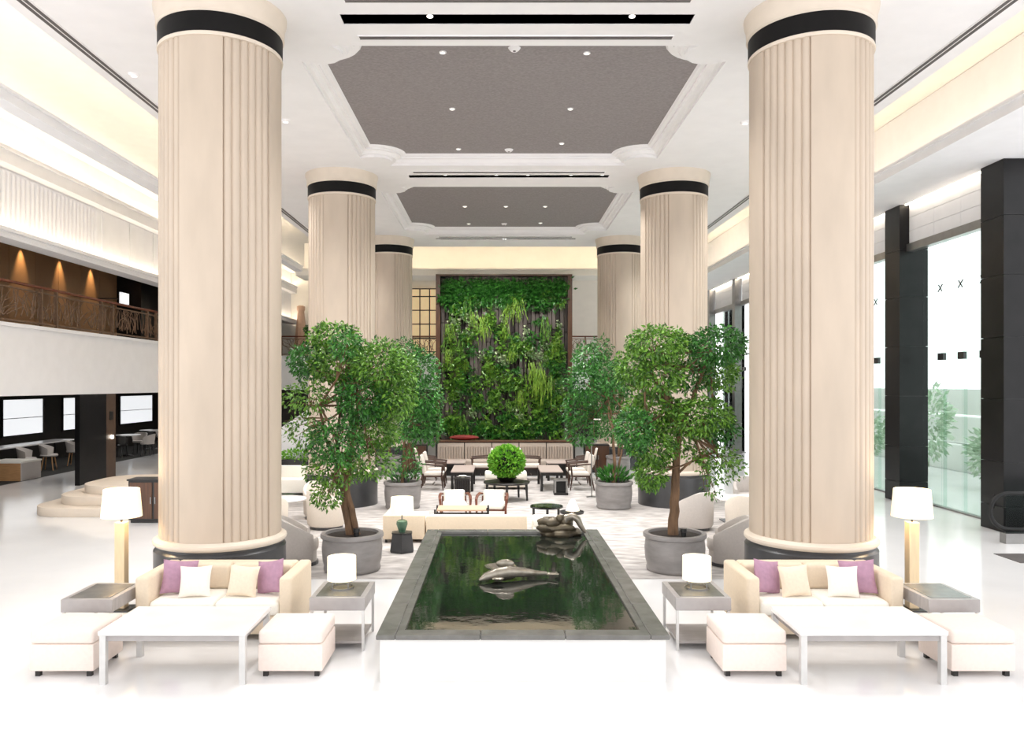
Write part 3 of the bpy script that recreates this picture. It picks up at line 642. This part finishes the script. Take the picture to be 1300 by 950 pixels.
# pool
t = thing('reflecting_pool', 'raised reflecting pool with dark grey coping and still dark water', 'pool', (CX,9.0,0)); hx = 1.23; ya = -2.42; yb = 2.4
for (x0,x1,y0,y1,nm) in ((-hx+.03,hx-.03,ya+.03,ya+.2,'wall_panel'),(-hx+.03,hx-.03,yb-.2,yb-.03,'wall_panel'),(-hx+.03,-hx+.2,ya+.2,yb-.2,'wall_panel'),(hx-.2,hx-.03,ya+.2,yb-.2,'wall_panel')):
    B(x0,x1,y0,y1,0,.36).build(nm, 'pool_stone', t)
for k in range(5):
    y0 = ya+(yb-ya)*k/5; y1 = ya+(yb-ya)*(k+1)/5
    for s in (-1,1): B(min(s*hx,s*(hx-.16)),max(s*hx,s*(hx-.16)),y0+.002,y1-.002,.36,.40).build('coping_stone', 'coping', t, bev=.006, seg=1); B(min(s*(hx-.16),s*(hx-.22)),max(s*(hx-.16),s*(hx-.22)),max(y0,ya+.16),min(y1,yb-.16),.34,.385).build('inner_step', 'coping', t)
for (y0,y1) in ((ya,ya+.16),(yb-.16,yb)):
    for k in range(3): x0 = -hx+.16+(2*hx-.32)*k/3; B(x0+.002,x0+(2*hx-.32)/3-.002,y0,y1,.36,.40).build('coping_stone', 'coping', t, bev=.006, seg=1)
B(-hx+.2,hx-.2,ya+.2,yb-.2,0,.2).build('basin', 'pool_floor', t); B(-hx+.16,hx-.16,ya+.16,yb-.16,.355,.365).build('water', 'water', t)
# fish sculpture
t = thing('fish_sculpture', 'silvery bronze fish sculpture rising from the pool water', 'sculpture', (.2,8.6,.365))
P = [(-.40,-.14,.03),(-.34,-.12,.06),(-.22,-.06,.08),(-.08,0,.09),(.08,.05,.07),(.22,.08,.055),(.34,.09,.05)]
MB().tube(P, [.012,.04,.064,.068,.05,.03,.02], 14).build('body', 'sculpture', t, True)
MB().add([(.30,.09,.05),(.46,.13,.06),(.44,.09,.055),(.47,.03,.06),(.30,.085,.03),(.46,.12,.045),(.44,.085,.04),(.47,.02,.045)], [(0,1,2,3),(7,6,5,4),(0,4,5,1),(1,5,6,2),(2,6,7,3),(3,7,4,0)]).build('tail_fin', 'sculpture', t, bev=.004, seg=1)
MB().blob((-.12,.02,.17),(.10,.03,.05),12,8).build('dorsal_fin', 'sculpture', t, True)
for s in (-1,1): MB().blob((-.2,-.05+s*.1,.05),(.07,.05,.015),10,6).build('side_fin', 'sculpture', t, True)
t = thing('lily_dish', 'flat pale metal lily leaf beside the fish sculpture', 'sculpture', (.03,8.98,.365)); MB().lathe([(0,0),(.05,0),(.17,.045),(.18,.06),(.16,.06),(.04,.02),(0,.02)], 26, fr=lambda a: 1+.06*math.sin(3*a)).build('dish', 'sculpture', t, True); MB().blob((0,0,.035),(.04,.04,.025),10,6).build('bud', 'sculpture', t, True)
t = thing('rock_fountain', 'bronze rock fountain with curled spout at the far pool corner', 'fountain', (.87,11.1,.362))
for z, rx, ry, x in ((0,.30,.15,.02),(.08,.26,.13,-.05),(.15,.17,.11,-.12),(.17,.10,.08,.08)): MB().blob((x,0,z+.04),(rx,ry,.075),20,10,lambda a,t_: 1+.12*math.sin(3*a+z*40)+.09*math.sin(5*a+2*t_+z*17)+.06*math.sin(9*a+4*t_)).build('rock_slab', 'sculpture_dark', t, True)
MB().tube([(.06,-.02,.16),(.10,-.03,.26),(.18,-.04,.29),(.25,-.05,.24),(.30,-.06,.14),(.36,-.07,.06)], [.05,.06,.055,.05,.035,.02], 12).build('spout', 'sculpture', t, True)
MB().blob((0,-.04,.25),(.06,.05,.06),12,8).build('knob', 'sculpture_dark', t, True)
# middle lounge beyond pool
t = thing('low_sofa', 'low cream corner sofa seen from behind beyond the pool', 'sofa', (-.68,12.6,RZ))
B(-.45,1.14,-.22,-.06,.05,.42).build('back', 'sofa_cream', t, bev=.02); B(-.45,1.14,-.06,.45,.05,.24).build('seat_base', 'sofa_cream', t, bev=.02); B(-.45,1.14,-.04,.47,.24,.34).build('seat_cushion', 'seat_white', t, bev=.03)
B(-1.13,-.47,-.22,-.06,.05,.43).build('corner_back', 'sofa_cream', t, bev=.02); B(-1.13,-.97,-.06,.75,.05,.43).build('arm', 'sofa_cream', t, bev=.02); B(-.97,-.47,-.06,.75,.05,.24).build('seat_base', 'sofa_cream', t, bev=.02); B(-.96,-.48,-.05,.77,.24,.34).build('seat_cushion', 'seat_white', t, bev=.03)
for x in (-1.08,-.5,1.08):
    for y in (-.18,.4): B(x-.02,x+.02,y-.02,y+.02,0,.05).build('leg', 'ebony', t)
t = thing('bench', 'short white upholstered bench next to the low sofa', 'bench', (.75,12.6,RZ)); B(-.2,.2,-.2,.2,.25,.38).build('cushion', 'seat_white', t, bev=.03); B(-.2,.2,-.2,.2,.06,.25).build('body', 'seat_white', t, bev=.015)
for x in (-.16,.16):
    for y in (-.16,.16): B(x-.02,x+.02,y-.02,y+.02,0,.06).build('leg', 'ebony', t)
t = thing('pedestal', 'dark tapered pedestal stool carrying the green vase lamp', 'pedestal', (-1.43,11.75,RZ), PI/5)
MB().lathe([(.19,0),(.20,.03),(.165,.27),(.175,.28)], 6).build('body', 'plinth', t); MB().lathe([(0,.28),(.17,.28),(.17,.29),(0,.29)], 6).build('top', 'steel_dark', t)
t = thing('vase_lamp', 'green ceramic vase lamp with white shade on the dark pedestal', 'table lamp', (-1.43,11.75,RZ+.29))
MB().lathe([(0,0),(.05,0),(.05,.02),(.055,.03),(.085,.12),(.08,.16),(.05,.18),(0,.18)], 20).build('vase', 'ceramic_green', t, True); MB().tube([(0,0,.17),(0,0,.30)], .01, 8).build('stem', 'steel', t); MB().lathe([(.17,.28),(.178,.28),(.165,.52),(.157,.52)], 32, close=True).build('shade', 'shade_table', t, True)
t = thing('wooden_coffee_table', 'low pinkish wooden coffee table with black frame behind the low sofa', 'coffee table', (-.62,13.65,RZ))
B(-.42,.42,-.25,.25,.33,.36).build('table_top', 'oak_pink', t, bev=.005, seg=1); 
for x in (-.45,.45):
    for y in (-.25,.25): B(x-.015,x+.015,y-.015,y+.015,0,.36).build('leg', 'ebony', t)
for y in (-.25,.25): B(-.45,.45,y-.012,y+.012,.28,.31).build('frame_rail', 'ebony', t)
def wood_arm_chair(label, loc, rz):
    t = thing('lounge_chair', label, 'armchair', loc, rz, 'white chairs with curved wooden arms')
    B(-.22,.22,-.25,.25,.2,.30).build('seat', 'seat_white', t, bev=.035, seg=3); B(-.2,.2,.19,.31,.26,.50).build('backrest', 'seat_white', t, bev=.04, seg=3)
    for s in (-1,1):
        MB().tube([(s*.26,-.24,0),(s*.27,-.25,.24),(s*.28,-.2,.37),(s*.28,-.05,.42),(s*.26,.15,.44),(s*.22,.27,.42)], [.018,.02,.026,.03,.026,.02], 8).build('arm', 'rail_wood', t, True)
        MB().tube([(s*.21,.26,.38),(s*.23,.28,0)], [.02,.016], 8).build('rear_leg', 'rail_wood', t, True)
    B(-.25,.25,-.22,.22,.17,.2).build('seat_frame', 'rail_wood', t)
wood_arm_chair('white lounge chair with curved wooden arms behind the wooden coffee table, gallery side', (-.80,14.65,RZ), .1)
wood_arm_chair('white lounge chair with curved wooden arms behind the wooden coffee table, glass wall side', (-.1,14.65,RZ), -.1)
t = thing('glass_table', 'small round glass side table with metal legs', 'side table', (.84,13.6,RZ)); MB().lathe([(0,.385),(.28,.385),(.28,.4),(0,.4)], 32).build('table_top', 'glass_grey', t, True)
MB().lathe([(.27,.37),(.285,.37),(.285,.388),(.27,.388)], 32, close=True).build('rim', 'steel_dark', t, True)
for k in range(3): a = -PI/2+k*2*PI/3; MB().tube([(.25*math.cos(a),.25*math.sin(a),.37),(.25*math.cos(a),.25*math.sin(a),0)], .022, 8).build('leg', 'steel_dark', t)
t = thing('tray_table', 'small dark tray table beside the glass table', 'side table', (1.26,13.4,RZ)); MB().lathe([(0,.30),(.2,.30),(.21,.335),(.2,.335),(.19,.315),(0,.315)], 28).build('tray', 'steel_dark', t, True); MB().tube([(0,0,.02),(0,0,.3)], .02, 8).build('stem', 'steel_dark', t); MB().lathe([(0,0),(.14,0),(.13,.02),(0,.02)], 24).build('base', 'steel_dark', t)
t = thing('cone_lamp', 'small white cone lamp on the tray table', 'table lamp', (1.27,13.4,RZ+.315)); MB().lathe([(.115,.03),(.12,.03),(.05,.2),(.02,.22),(0,.22)], 24).build('shade', 'shade_table', t, True); MB().lathe([(0,0),(.05,0),(.04,.03),(0,.03)], 16).build('base', 'rail_wood', t)
# tub chairs
def tub_chair(label, loc, rz, mt, hb=.66, ha=.44, r=.33):
    t = thing('tub_chair', label, 'armchair', loc, rz, 'upholstered tub armchairs')
    v = []; f = []; n = 26; A = 2.15
    for i in range(n+1):
        a = -A+2*A*i/n; u = abs(a)/A; h = hb-(hb-ha)*(max(0,u-.3)/.7)**1.3; sx, cy = math.sin(a), math.cos(a)
        ring = [(r*.92,.05),(r*1.0,.09),(r*1.04,h-.03),(r*1.0,h),(r*.84,h),(r*.8,h-.03),(r*.78,.2),(r*.78,.05)]
        for q, z in ring: v.append((q*sx, q*cy, z))
    m_ = 8
    for i in range(n):
        for q in range(m_): l = (q+1) % m_; f.append((i*m_+q,(i+1)*m_+q,(i+1)*m_+l,i*m_+l))
    f.append(tuple(range(m_))); f.append(tuple(n*m_+q for q in reversed(range(m_))))
    MB().add(v, f).build('shell', mt, t, True)
    MB().lathe([(0,.2),(r*.76,.2),(r*.8,.23),(r*.8,.33),(r*.74,.36),(0,.36)], 26, (0,-.02,0)).build('seat_cushion', mt, t, True)
    MB().lathe([(0,.045),(r*.78,.045),(r*.78,.2),(0,.2)], 26, (0,0,0)).build('seat_base', mt, t, True); MB().lathe([(0,0),(r*.85,0),(r*.85,.045),(0,.045)], 26).build('base', 'plinth', t)
    return t
TA = [('cream tub armchair in front of the round white table, gallery side',-2.98,13.7,.75*PI,'tub_cream'),('grey tub armchair just behind the column by the pot, gallery side',-2.78,10.95,PI*.6,'tub_grey'),
      ('cream tub armchair half hidden by the column at the round white table',-3.85,13.15,PI,'tub_cream'),('cream tub armchair beyond the round white table, gallery side',-3.3,14.75,.25,'tub_cream'),
      ('pale grey tub armchair between the potted tree and the square table, glass wall side',3.38,13.6,-.75*PI,'tub_grey'),('pale grey tub armchair just behind the column by the pot, glass wall side',3.2,10.95,-PI*.6,'tub_grey'),
      ('pale tub armchair on the near side of the square white table',4.16,13.2,PI,'tub_cream'),('pale grey tub armchair beyond the square white table, under the glass wall',4.95,15.4,-.4,'tub_grey')]
for lb, x, y, rz, mt in TA: tub_chair(lb, (x,y,RZ), rz, mt)
t = thing('white_table', 'round white table with dark pedestal among the cream armchairs', 'table', (-3.85,14.1,RZ)); MB().lathe([(0,.42),(.41,.42),(.42,.44),(.41,.45),(0,.45)], 36).build('table_top', 'marble_top', t, True); MB().lathe([(0,0),(.2,0),(.2,.02),(.06,.05),(.06,.42),(0,.42)], 20).build('pedestal', 'plinth', t, True)
t = thing('square_table', 'square white topped table among the grey armchairs', 'table', (4.3,14.3,RZ)); B(-.36,.36,-.36,.36,.42,.45).build('table_top', 'marble_top', t, bev=.006, seg=1); B(-.09,.09,-.09,.09,.02,.42).build('pedestal', 'plinth', t); B(-.22,.22,-.22,.22,0,.02).build('base', 'plinth', t)
# dining groups
def dining_chair(label, loc, rz):
    # faces local -Y
    t = thing('dining_chair', label, 'chair', loc, rz, 'beige armchairs at the far tables')
    B(-.23,.23,-.24,.22,.34,.42).build('seat', 'chair_fabric', t, bev=.025)
    m = MB().add([(-.23,.18,.38),(.23,.18,.38),(.23,.24,.38),(-.23,.24,.38),(-.22,.27,.82),(.22,.27,.82),(.22,.33,.82),(-.22,.33,.82)], [(3,2,1,0),(4,5,6,7),(0,1,5,4),(1,2,6,5),(2,3,7,6),(3,0,4,7)]); m.build('backrest', 'chair_fabric', t, bev=.02)
    for s in (-1,1):
        MB().tube([(s*.25,-.22,.58),(s*.25,-.2,.3),(s*.24,-.24,0)], [.018,.02,.014], 8).build('leg', 'walnut', t, True); MB().tube([(s*.23,.24,.4),(s*.24,.32,0)], [.02,.014], 8).build('leg', 'walnut', t, True)
        MB().tube([(s*.25,-.25,.58),(s*.26,-.05,.6),(s*.24,.26,.62)], [.02,.022,.018], 8).build('armrest', 'walnut', t, True)
    B(-.24,.24,-.2,.2,.31,.34).build('seat_frame', 'walnut', t); B(-.23,.23,-.01,.01,.13,.155).build('stretcher', 'walnut', t)
    return t
for s, sd in ((0,'gallery side'),(1,'glass wall side')):
    X = (lambda x: x) if s == 0 else mx; q = 1 if s == 0 else -1
    for x0, y0, hw, hd, wh in ((-.83,19.0,.265,.72,'near'),(-1.15,20.65,.3,.35,'far')):
        t = thing('dining_table', ('long narrow' if wh == 'near' else 'short')+' grey topped table with black legs '+('beside the ball plant, ' if wh == 'near' else 'against the banquette, ')+sd, 'table', (X(x0),y0,RZ))
        B(-hw,hw,-hd,hd,.44,.47).build('table_top', 'ash_top', t, bev=.005, seg=1); B(-hw+.02,hw-.02,-hd+.02,hd-.02,.37,.44).build('apron', 'ebony', t)
        for x in (-hw+.035,hw-.035):
            for y in (-hd+.035,hd-.035): B(x-.03,x+.03,y-.03,y+.03,0,.37).build('leg', 'ebony', t)
    dining_chair('beige armchair closest to the potted tree at the long table, '+sd, (X(-1.52),18.7,RZ), q*PI/2)
    dining_chair('beige armchair second from the potted tree at the long table, '+sd, (X(-1.52),19.5,RZ), q*PI/2)
    dining_chair('beige armchair on the outer side of the short table, '+sd, (X(-1.86),20.6,RZ), q*PI/2+.15*q)
    dining_chair('beige armchair behind the ball plant at the short table, '+sd, (X(-.45),20.5,RZ), -q*PI/2)
    if s == 0:
        t = thing('slatted_box', 'black slatted box stool in front of the long table', 'stool', (-.80,17.9,RZ))
        B(-.15,.15,-.15,.15,.02,.34).build('core', 'slot_black', t); B(-.17,.17,-.17,.17,.34,.37).build('lid', 'ebony', t)
        for k in range(7):
            d = -.15+k*.05; B(d-.017,d+.017,-.17,-.15,0,.34).build('slat', 'ebony', t); B(d-.017,d+.017,.15,.17,0,.34).build('slat', 'ebony', t); B(-.17,-.15,d-.017,d+.017,0,.34).build('slat', 'ebony', t); B(.15,.17,d-.017,d+.017,0,.34).build('slat', 'ebony', t)
        t = thing('white_bowl', 'small white bowl on the black slatted box', 'bowl', (-.80,17.9,RZ+.37)); MB().lathe([(0,0),(.04,0),(.09,.05),(.08,.05),(.03,.015),(0,.015)], 20).build('bowl', 'seat_white', t, True); MB().lathe([(.03,.0),(.045,.0),(.045,.01),(.03,.01)], 16, close=True).build('foot_ring', 'seat_white', t)
    else:
        t = thing('lantern', 'black lantern with pale metal frame in front of the long table', 'lantern', (1.42,17.85,RZ)); B(-.11,.11,-.11,.11,.03,.30).build('panel', 'slot_black', t); B(-.16,.16,-.16,.16,0,.05).build('base', 'ebony', t); B(-.15,.15,-.15,.15,.31,.35).build('lid', 'steel', t)
        for x in (-.13,.13):
            for y in (-.13,.13): B(x-.02,x+.02,y-.02,y+.02,.05,.31).build('frame_post', 'steel', t)
t = thing('low_bench', 'low pale upholstered bench behind the ball plant', 'bench', (.19,18.9,RZ)); B(-.5,.5,-.25,.25,.26,.40).build('cushion', 'seat_white', t, bev=.03); B(-.5,.5,-.25,.25,.05,.26).build('body', 'tub_cream', t, bev=.015)
for x in (-.44,.44):
    for y in (-.2,.2): B(x-.02,x+.02,y-.02,y+.02,0,.05).build('leg', 'ebony', t)
for x, h, sd in ((-2.05,1.43,'gallery side'),(2.07,1.7,'glass wall side')):
    t = thing('reading_lamp', 'slim T-shaped floor lamp behind the potted tree, '+sd, 'floor lamp', (x,17.4,RZ)); MB().lathe([(0,0),(.12,0),(.11,.015),(0,.015)], 20).build('base', 'steel', t); MB().tube([(0,0,.015),(0,0,h)], .014, 8).build('pole', 'steel', t); B(-.2,.2,-.02,.02,h,h+.03).build('lamp_head', 'seat_white', t, bev=.006, seg=1)
# gallery-side ground: stairs, steps, cabinets, cafe furniture
def rrect(x0,x1,y0,y1,r,n=8):
    p = []
    for cx,cy,a0 in ((x1-r,y1-r,0),(x0+r,y1-r,PI/2),(x0+r,y0+r,PI),(x1-r,y0+r,1.5*PI)):
        for k in range(n+1): a = a0+PI/2*k/n; p.append((cx+r*math.cos(a),cy+r*math.sin(a)))
    return p
t = thing('rounded_steps', 'three rounded cream stone steps beside the column', 'steps', (-7.2,16.2,0))
for k in range(3): MB().prism(rrect(-1.75+.3*k,1.75-.3*k,-1.42+.3*k,1.42-.1*k,.7), .17*k, .17*(k+1)).build('step', 'travertine_light', t, bev=.012)
t = thing('console_cabinet', 'dark wooden console cabinet standing by the rounded steps', 'cabinet', (-6.2,14.35,0)); B(-.45,.45,-.18,.18,.05,.76).build('body', 'ebony', t, bev=.006, seg=1); B(-.47,.47,-.2,.2,.76,.79).build('top', 'ebony', t)
for s in (-1,1): d = B(s*.22-.2,s*.22+.2,-.195,-.18,.08,.73).build('door', 'dark_wood', t); B(s*.04-.008,s*.04+.008,-.21,-.195,.35,.47).build('handle', 'steel', d)
B(-.42,.42,-.15,.15,0,.05).build('base', 'ebony', t)
t = thing('counter_box', 'wooden reception box with white top at the cafe edge', 'counter', (-12.5,20.6,0)); B(-.7,.2,-.3,.55,0,.46).build('body', 'oak', t, bev=.006, seg=1); B(.2,.23,-.3,.55,0,.46).build('side_panel', 'tub_grey', t); B(-.72,.25,-.32,.57,.46,.5).build('top', 'seat_white', t)
def cafe_chair(label, loc, rz, mt='tub_grey', lm='oak'):
    t = thing('cafe_chair', label, 'chair', loc, rz, 'cafe chairs')
    v = []; f = []; n = 16
    for i in range(n+1):
        a = -1.75+3.5*i/n; h = .76-.12*(abs(a)/1.75)**2
        for q, z in ((.22,.42),(.27,h),(.245,h),(.2,.42)): v.append((q*math.sin(a), q*math.cos(a), z))
    for i in range(n):
        for q in range(4): l = (q+1) % 4; f.append((i*4+q,(i+1)*4+q,(i+1)*4+l,i*4+l))
    f += [(0,1,2,3), tuple(n*4+q for q in (3,2,1,0))]
    MB().add(v, f).build('backrest', mt, t, True); MB().lathe([(0,.40),(.22,.40),(.24,.43),(.22,.47),(0,.47)], 20).build('seat', mt, t, True)
    for k in range(4): a = PI/4+k*PI/2; MB().tube([(.15*math.cos(a),.15*math.sin(a),.41),(.23*math.cos(a),.23*math.sin(a),0)], [.022,.014], 8).build('leg', lm, t)
for x, y, wh in ((-13.0,21.75,'next to the wooden reception box'),(-13.05,22.9,'second from the wooden reception box'),(-13.05,24.3,'third from the wooden reception box')): cafe_chair('pale shell chair with wooden legs, '+wh, (x,y,.004), -PI/2+PI+.2)
t = thing('cafe_table', 'long pale topped cafe table behind the shell chairs', 'table', (-13.75,23.2,.004)); B(-.3,.3,-2.0,1.8,.72,.76).build('table_top', 'marble_top', t)
for x in (-.25,.25):
    for y in (-1.9,1.7): B(x-.03,x+.03,y-.03,y+.03,0,.72).build('leg', 'ebony', t)
for k, (x, y) in enumerate(((-13.0,27.6),(-13.4,30.5))):
    t = thing('cafe_round_table', 'round pale topped cafe table '+('just past' if k == 0 else 'deeper behind')+' the cafe pillar', 'table', (x,y,.004)); MB().lathe([(0,.7),(.45,.7),(.45,.73),(0,.73)], 30).build('table_top', 'marble_top', t); MB().lathe([(0,0),(.22,0),(.2,.02),(.04,.04),(.04,.7),(0,.7)], 16).build('pedestal', 'ebony', t, True)
    for q, (dx, dy, rz) in enumerate(((.1,-.75,PI),(.1,.75,0),(.72,0,-PI/2))): cafe_chair(('black cafe chair at','pale backed chair beyond','pale backed chair in front of')[q]+' the round cafe table '+('just past' if k == 0 else 'deeper behind')+' the cafe pillar', (x+dx,y+dy,.004), rz, 'tub_grey' if q else 'ebony', 'ebony')
t = thing('staircase', 'white staircase with sloping solid parapet behind the lounge', 'staircase', (-6.6,22.6,0))
MB().add([(0,0,0),(2.6,0,1.75),(2.6,0,2.75),(0,0,1.0),(0,.1,0),(2.6,.1,1.75),(2.6,.1,2.75),(0,.1,1.0)], [(0,1,2,3),(7,6,5,4),(0,4,5,1),(1,5,6,2),(2,6,7,3),(3,7,4,0)]).build('parapet', 'plaster_cool', t)
for k in range(10): B(k*.26,(k+1)*.26,.1,1.3,k*.175,k*.175+.175).build('step', 'plaster_cool', t)
t = thing('hedge_planter', 'dark planter box with low green hedge under the stairs', 'planter', (-5.5,21.7,0)); B(-.6,.6,-.2,.2,0,.44).build('box', 'ebony', t, bev=.01); m = MB(); P, dr = clump_pts((0,0,.52),(.58,.2,.16),500); leaves(m, P, dr+rng.normal(size=P.shape)*.4, .1, .05); raw(m, 'foliage', 'leaf_bright', t)['kind'] = 'stuff'
t = thing('white_settee', 'white upholstered settee near the stairs', 'sofa', (-4.55,17.9,RZ)); B(-.5,.5,-.3,.3,.06,.36).build('seat', 'seat_white', t, bev=.03); B(-.5,.5,.2,.36,.2,.62).build('back', 'seat_white', t, bev=.03); 
for x in (-.45,.45):
    for y in (-.25,.3): B(x-.02,x+.02,y-.02,y+.02,0,.06).build('leg', 'ebony', t)
# gallery ornaments
t = thing('obelisk_ornament', 'tall beige tapered obelisk ornament on the back gallery', 'ornament', (-9.5,38.0,3.8)); MB().lathe([(.42,0),(.42,.25),(.36,.3),(.16,2.2),(.2,2.3),(.2,2.45),(.1,2.5)], 10).build('shaft', 'oak_pink', t); B(-.5,.5,-.5,.5,0,.08).build('base', 'rail_wood', t)
for x, sd in ((-8.55,'beside the beige obelisk'),(8.0,'on the glass wall side')):
    t = thing('topiary', 'small clipped umbrella shaped topiary on the back gallery '+sd, 'plant', (x,36.5,3.8)); MB().lathe([(0,0),(.2,0),(.26,.35),(.22,.35),(0,.33)], 20).build('pot', 'ebony', t, True); MB().tube([(0,0,.3),(.02,0,1.0)], .03, 8).build('stem', 'bark', t); m = MB(); P, dr = clump_pts((0,0,1.2),(.42,.42,.24),420); leaves(m, P, dr+rng.normal(size=P.shape)*.4, .13, .07); raw(m, 'foliage', 'leaf_deep', t)['kind'] = 'stuff'
t = thing('exit_sign', 'small white illuminated sign on the dark gallery wall', 'sign', (-11.55,24.35,4.98)); B(-.03,.03,-.25,.25,0,.34).build('panel', 'sign_white', t); B(-.05,-.03,-.27,.27,-.02,.36).build('housing', 'steel_dark', t); B(-.9,-.05,-.02,.02,.15,.19).build('bracket', 'steel_dark', t)
# escalator
e = thing('escalator', 'escalator end with black handrail loop and glass balustrade', 'escalator', (7.75,12.4,0))
for yy in (0,1.1):
    ox = .75 if yy else 0; loop = []
    for k in range(13): a = PI/2+PI*k/12; loop.append((ox+.28+.28*math.cos(a),yy,.50+.28*math.sin(a)))
    pts = [(3.2,yy,.78)]+[(1.7,yy,.78)]+loop+[(.9+ox,yy,.2),(3.2,yy,.1)]
    MB().tube(pts, .035, 8).build('handrail', 'slot_black', e, True)
    B(.25+ox,3.2,yy-.008,yy+.008,.14,.76).build('balustrade_glass', 'glass_grey', e); B(.2+ox,3.2,yy-.08,yy+.08,0,.16).build('skirt', 'steel', e)
B(.9,3.2,.08,1.02,0,.03).build('comb_plate', 'steel_dark', e)
for k in range(8): B(.95+k*.28,1.2+k*.28,.1,1.0,.03,.035).build('step', 'grille', e)
tag(B(7.3,9.6,11.0,11.6,0,.006).build('floor_mat', 'grille'), 'dark grey floor mat in front of the escalator', 'mat')
# outdoors beyond the glass
ow = thing('terrace_wall', 'pale stepped terrace wall outside the glass facade', 'wall', (13.2,22,0))
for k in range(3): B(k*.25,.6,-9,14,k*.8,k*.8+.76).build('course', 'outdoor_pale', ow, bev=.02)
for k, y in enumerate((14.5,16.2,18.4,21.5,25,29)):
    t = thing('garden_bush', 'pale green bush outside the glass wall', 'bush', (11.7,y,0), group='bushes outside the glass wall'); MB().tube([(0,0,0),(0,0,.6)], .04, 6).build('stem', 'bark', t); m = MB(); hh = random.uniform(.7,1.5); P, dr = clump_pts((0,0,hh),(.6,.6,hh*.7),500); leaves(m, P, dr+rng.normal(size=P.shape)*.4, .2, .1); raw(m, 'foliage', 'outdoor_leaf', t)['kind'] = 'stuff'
# ceiling lights
DL = [((562,66),.05),((745,67),.05),((574,138),.05),((724,138),.05),((582,189),.05),((713,182),.05),((590,262),.06),((642,262),.06),((692,262),.06),((595,284),.06),((686,283),.06)]
for (px, py), r in DL:
    Y = 4.52/((488-py)/1000); X = (px-632)*Y/1000
    t = thing('downlight', 'small round white downlight set in the '+('large' if py < 220 else 'smaller far')+' grey ceiling coffer', 'downlight', (X,Y,7.02), group='coffer downlights'); MB().lathe([(.0,-.012),(r,-.012),(r,0),(0,0)], 18).build('trim_ring', 'plaster', t); MB().lathe([(0,-.018),(r*.6,-.018),(r*.6,-.012),(0,-.012)], 14).build('lens', 'lens', t)
    spot((X,Y,6.98), SPOT)
for px, py, lb in ((653,61,'near edge of the large coffer'),(646,190,'far edge of the large coffer'),(640,284,'far edge of the smaller coffer')):
    Y = 4.52/((488-py)/1000); X = (px-632)*Y/1000
    t = thing('smoke_detector', 'round white smoke detector at the '+lb, 'smoke detector', (X,Y,7.02)); MB().lathe([(0,-.04),(.05,-.04),(.07,-.02),(.085,0),(0,0)], 24).build('cap', 'plaster', t, True); MB().lathe([(0,-.045),(.02,-.045),(.02,-.04),(0,-.04)], 10).build('sensor', 'grille', t)
for X, Y, lb in ((-5.1,11.04,'beside the long grille, gallery side'),(-3.5,12.98,'behind the column, gallery side'),(4.1,13.06,'behind the column, glass wall side'),(-5.1,16.4,'added for fill, second beside the long grille, gallery side'),(-5.1,21.5,'added for fill, third beside the long grille, gallery side'),(5.5,16.4,'added for fill beside the long grille, glass wall side'),(5.5,21.5,'added for fill, farthest along the grille, glass wall side')):  # aisle spots hidden behind columns are added fill lamps to brighten the fascia
    t = thing('ceiling_spotlight', 'small round ceiling spotlight '+lb, 'downlight', (X,Y,6.85)); MB().lathe([(0,-.03),(.06,-.03),(.08,0),(0,0)], 18).build('trim_ring', 'plaster', t, True); MB().lathe([(0,-.035),(.04,-.035),(.04,-.03),(0,-.03)], 12).build('lens', 'lens', t); spot((X,Y,6.78), SPOT*1.1, 2.5)
for i, (a, b) in enumerate(SLOTS):
    xs = {0:(-.81,1.6),1:(-1.1,-.03,.63,1.53,2.19),2:(-1.75,-.5,.2,2.05)}[i]
    for x in xs:
        t = thing('slot_spotlight', 'black spotlight head hanging in the ceiling slot, '+('slot before the large coffer','slot between the coffers','slot before the green wall')[i], 'spotlight', (x,(a+b)/2,7.05), group='spotlights in ceiling slots')
        MB().lathe([(0,-.16),(.045,-.16),(.045,-.03),(.02,0),(0,0)], 14).build('housing', 'slot_black', t, True); MB().lathe([(0,-.168),(.036,-.168),(.036,-.16),(0,-.16)], 14).build('lamp_face', 'bulb', t)
        spot((x,(a+b)/2,6.83), SPOT*(.8 if i < 2 else .95), 1.8 if i < 2 else 1.5, .8, (1,.99,.98), (0 if i < 2 else .72,0,0))
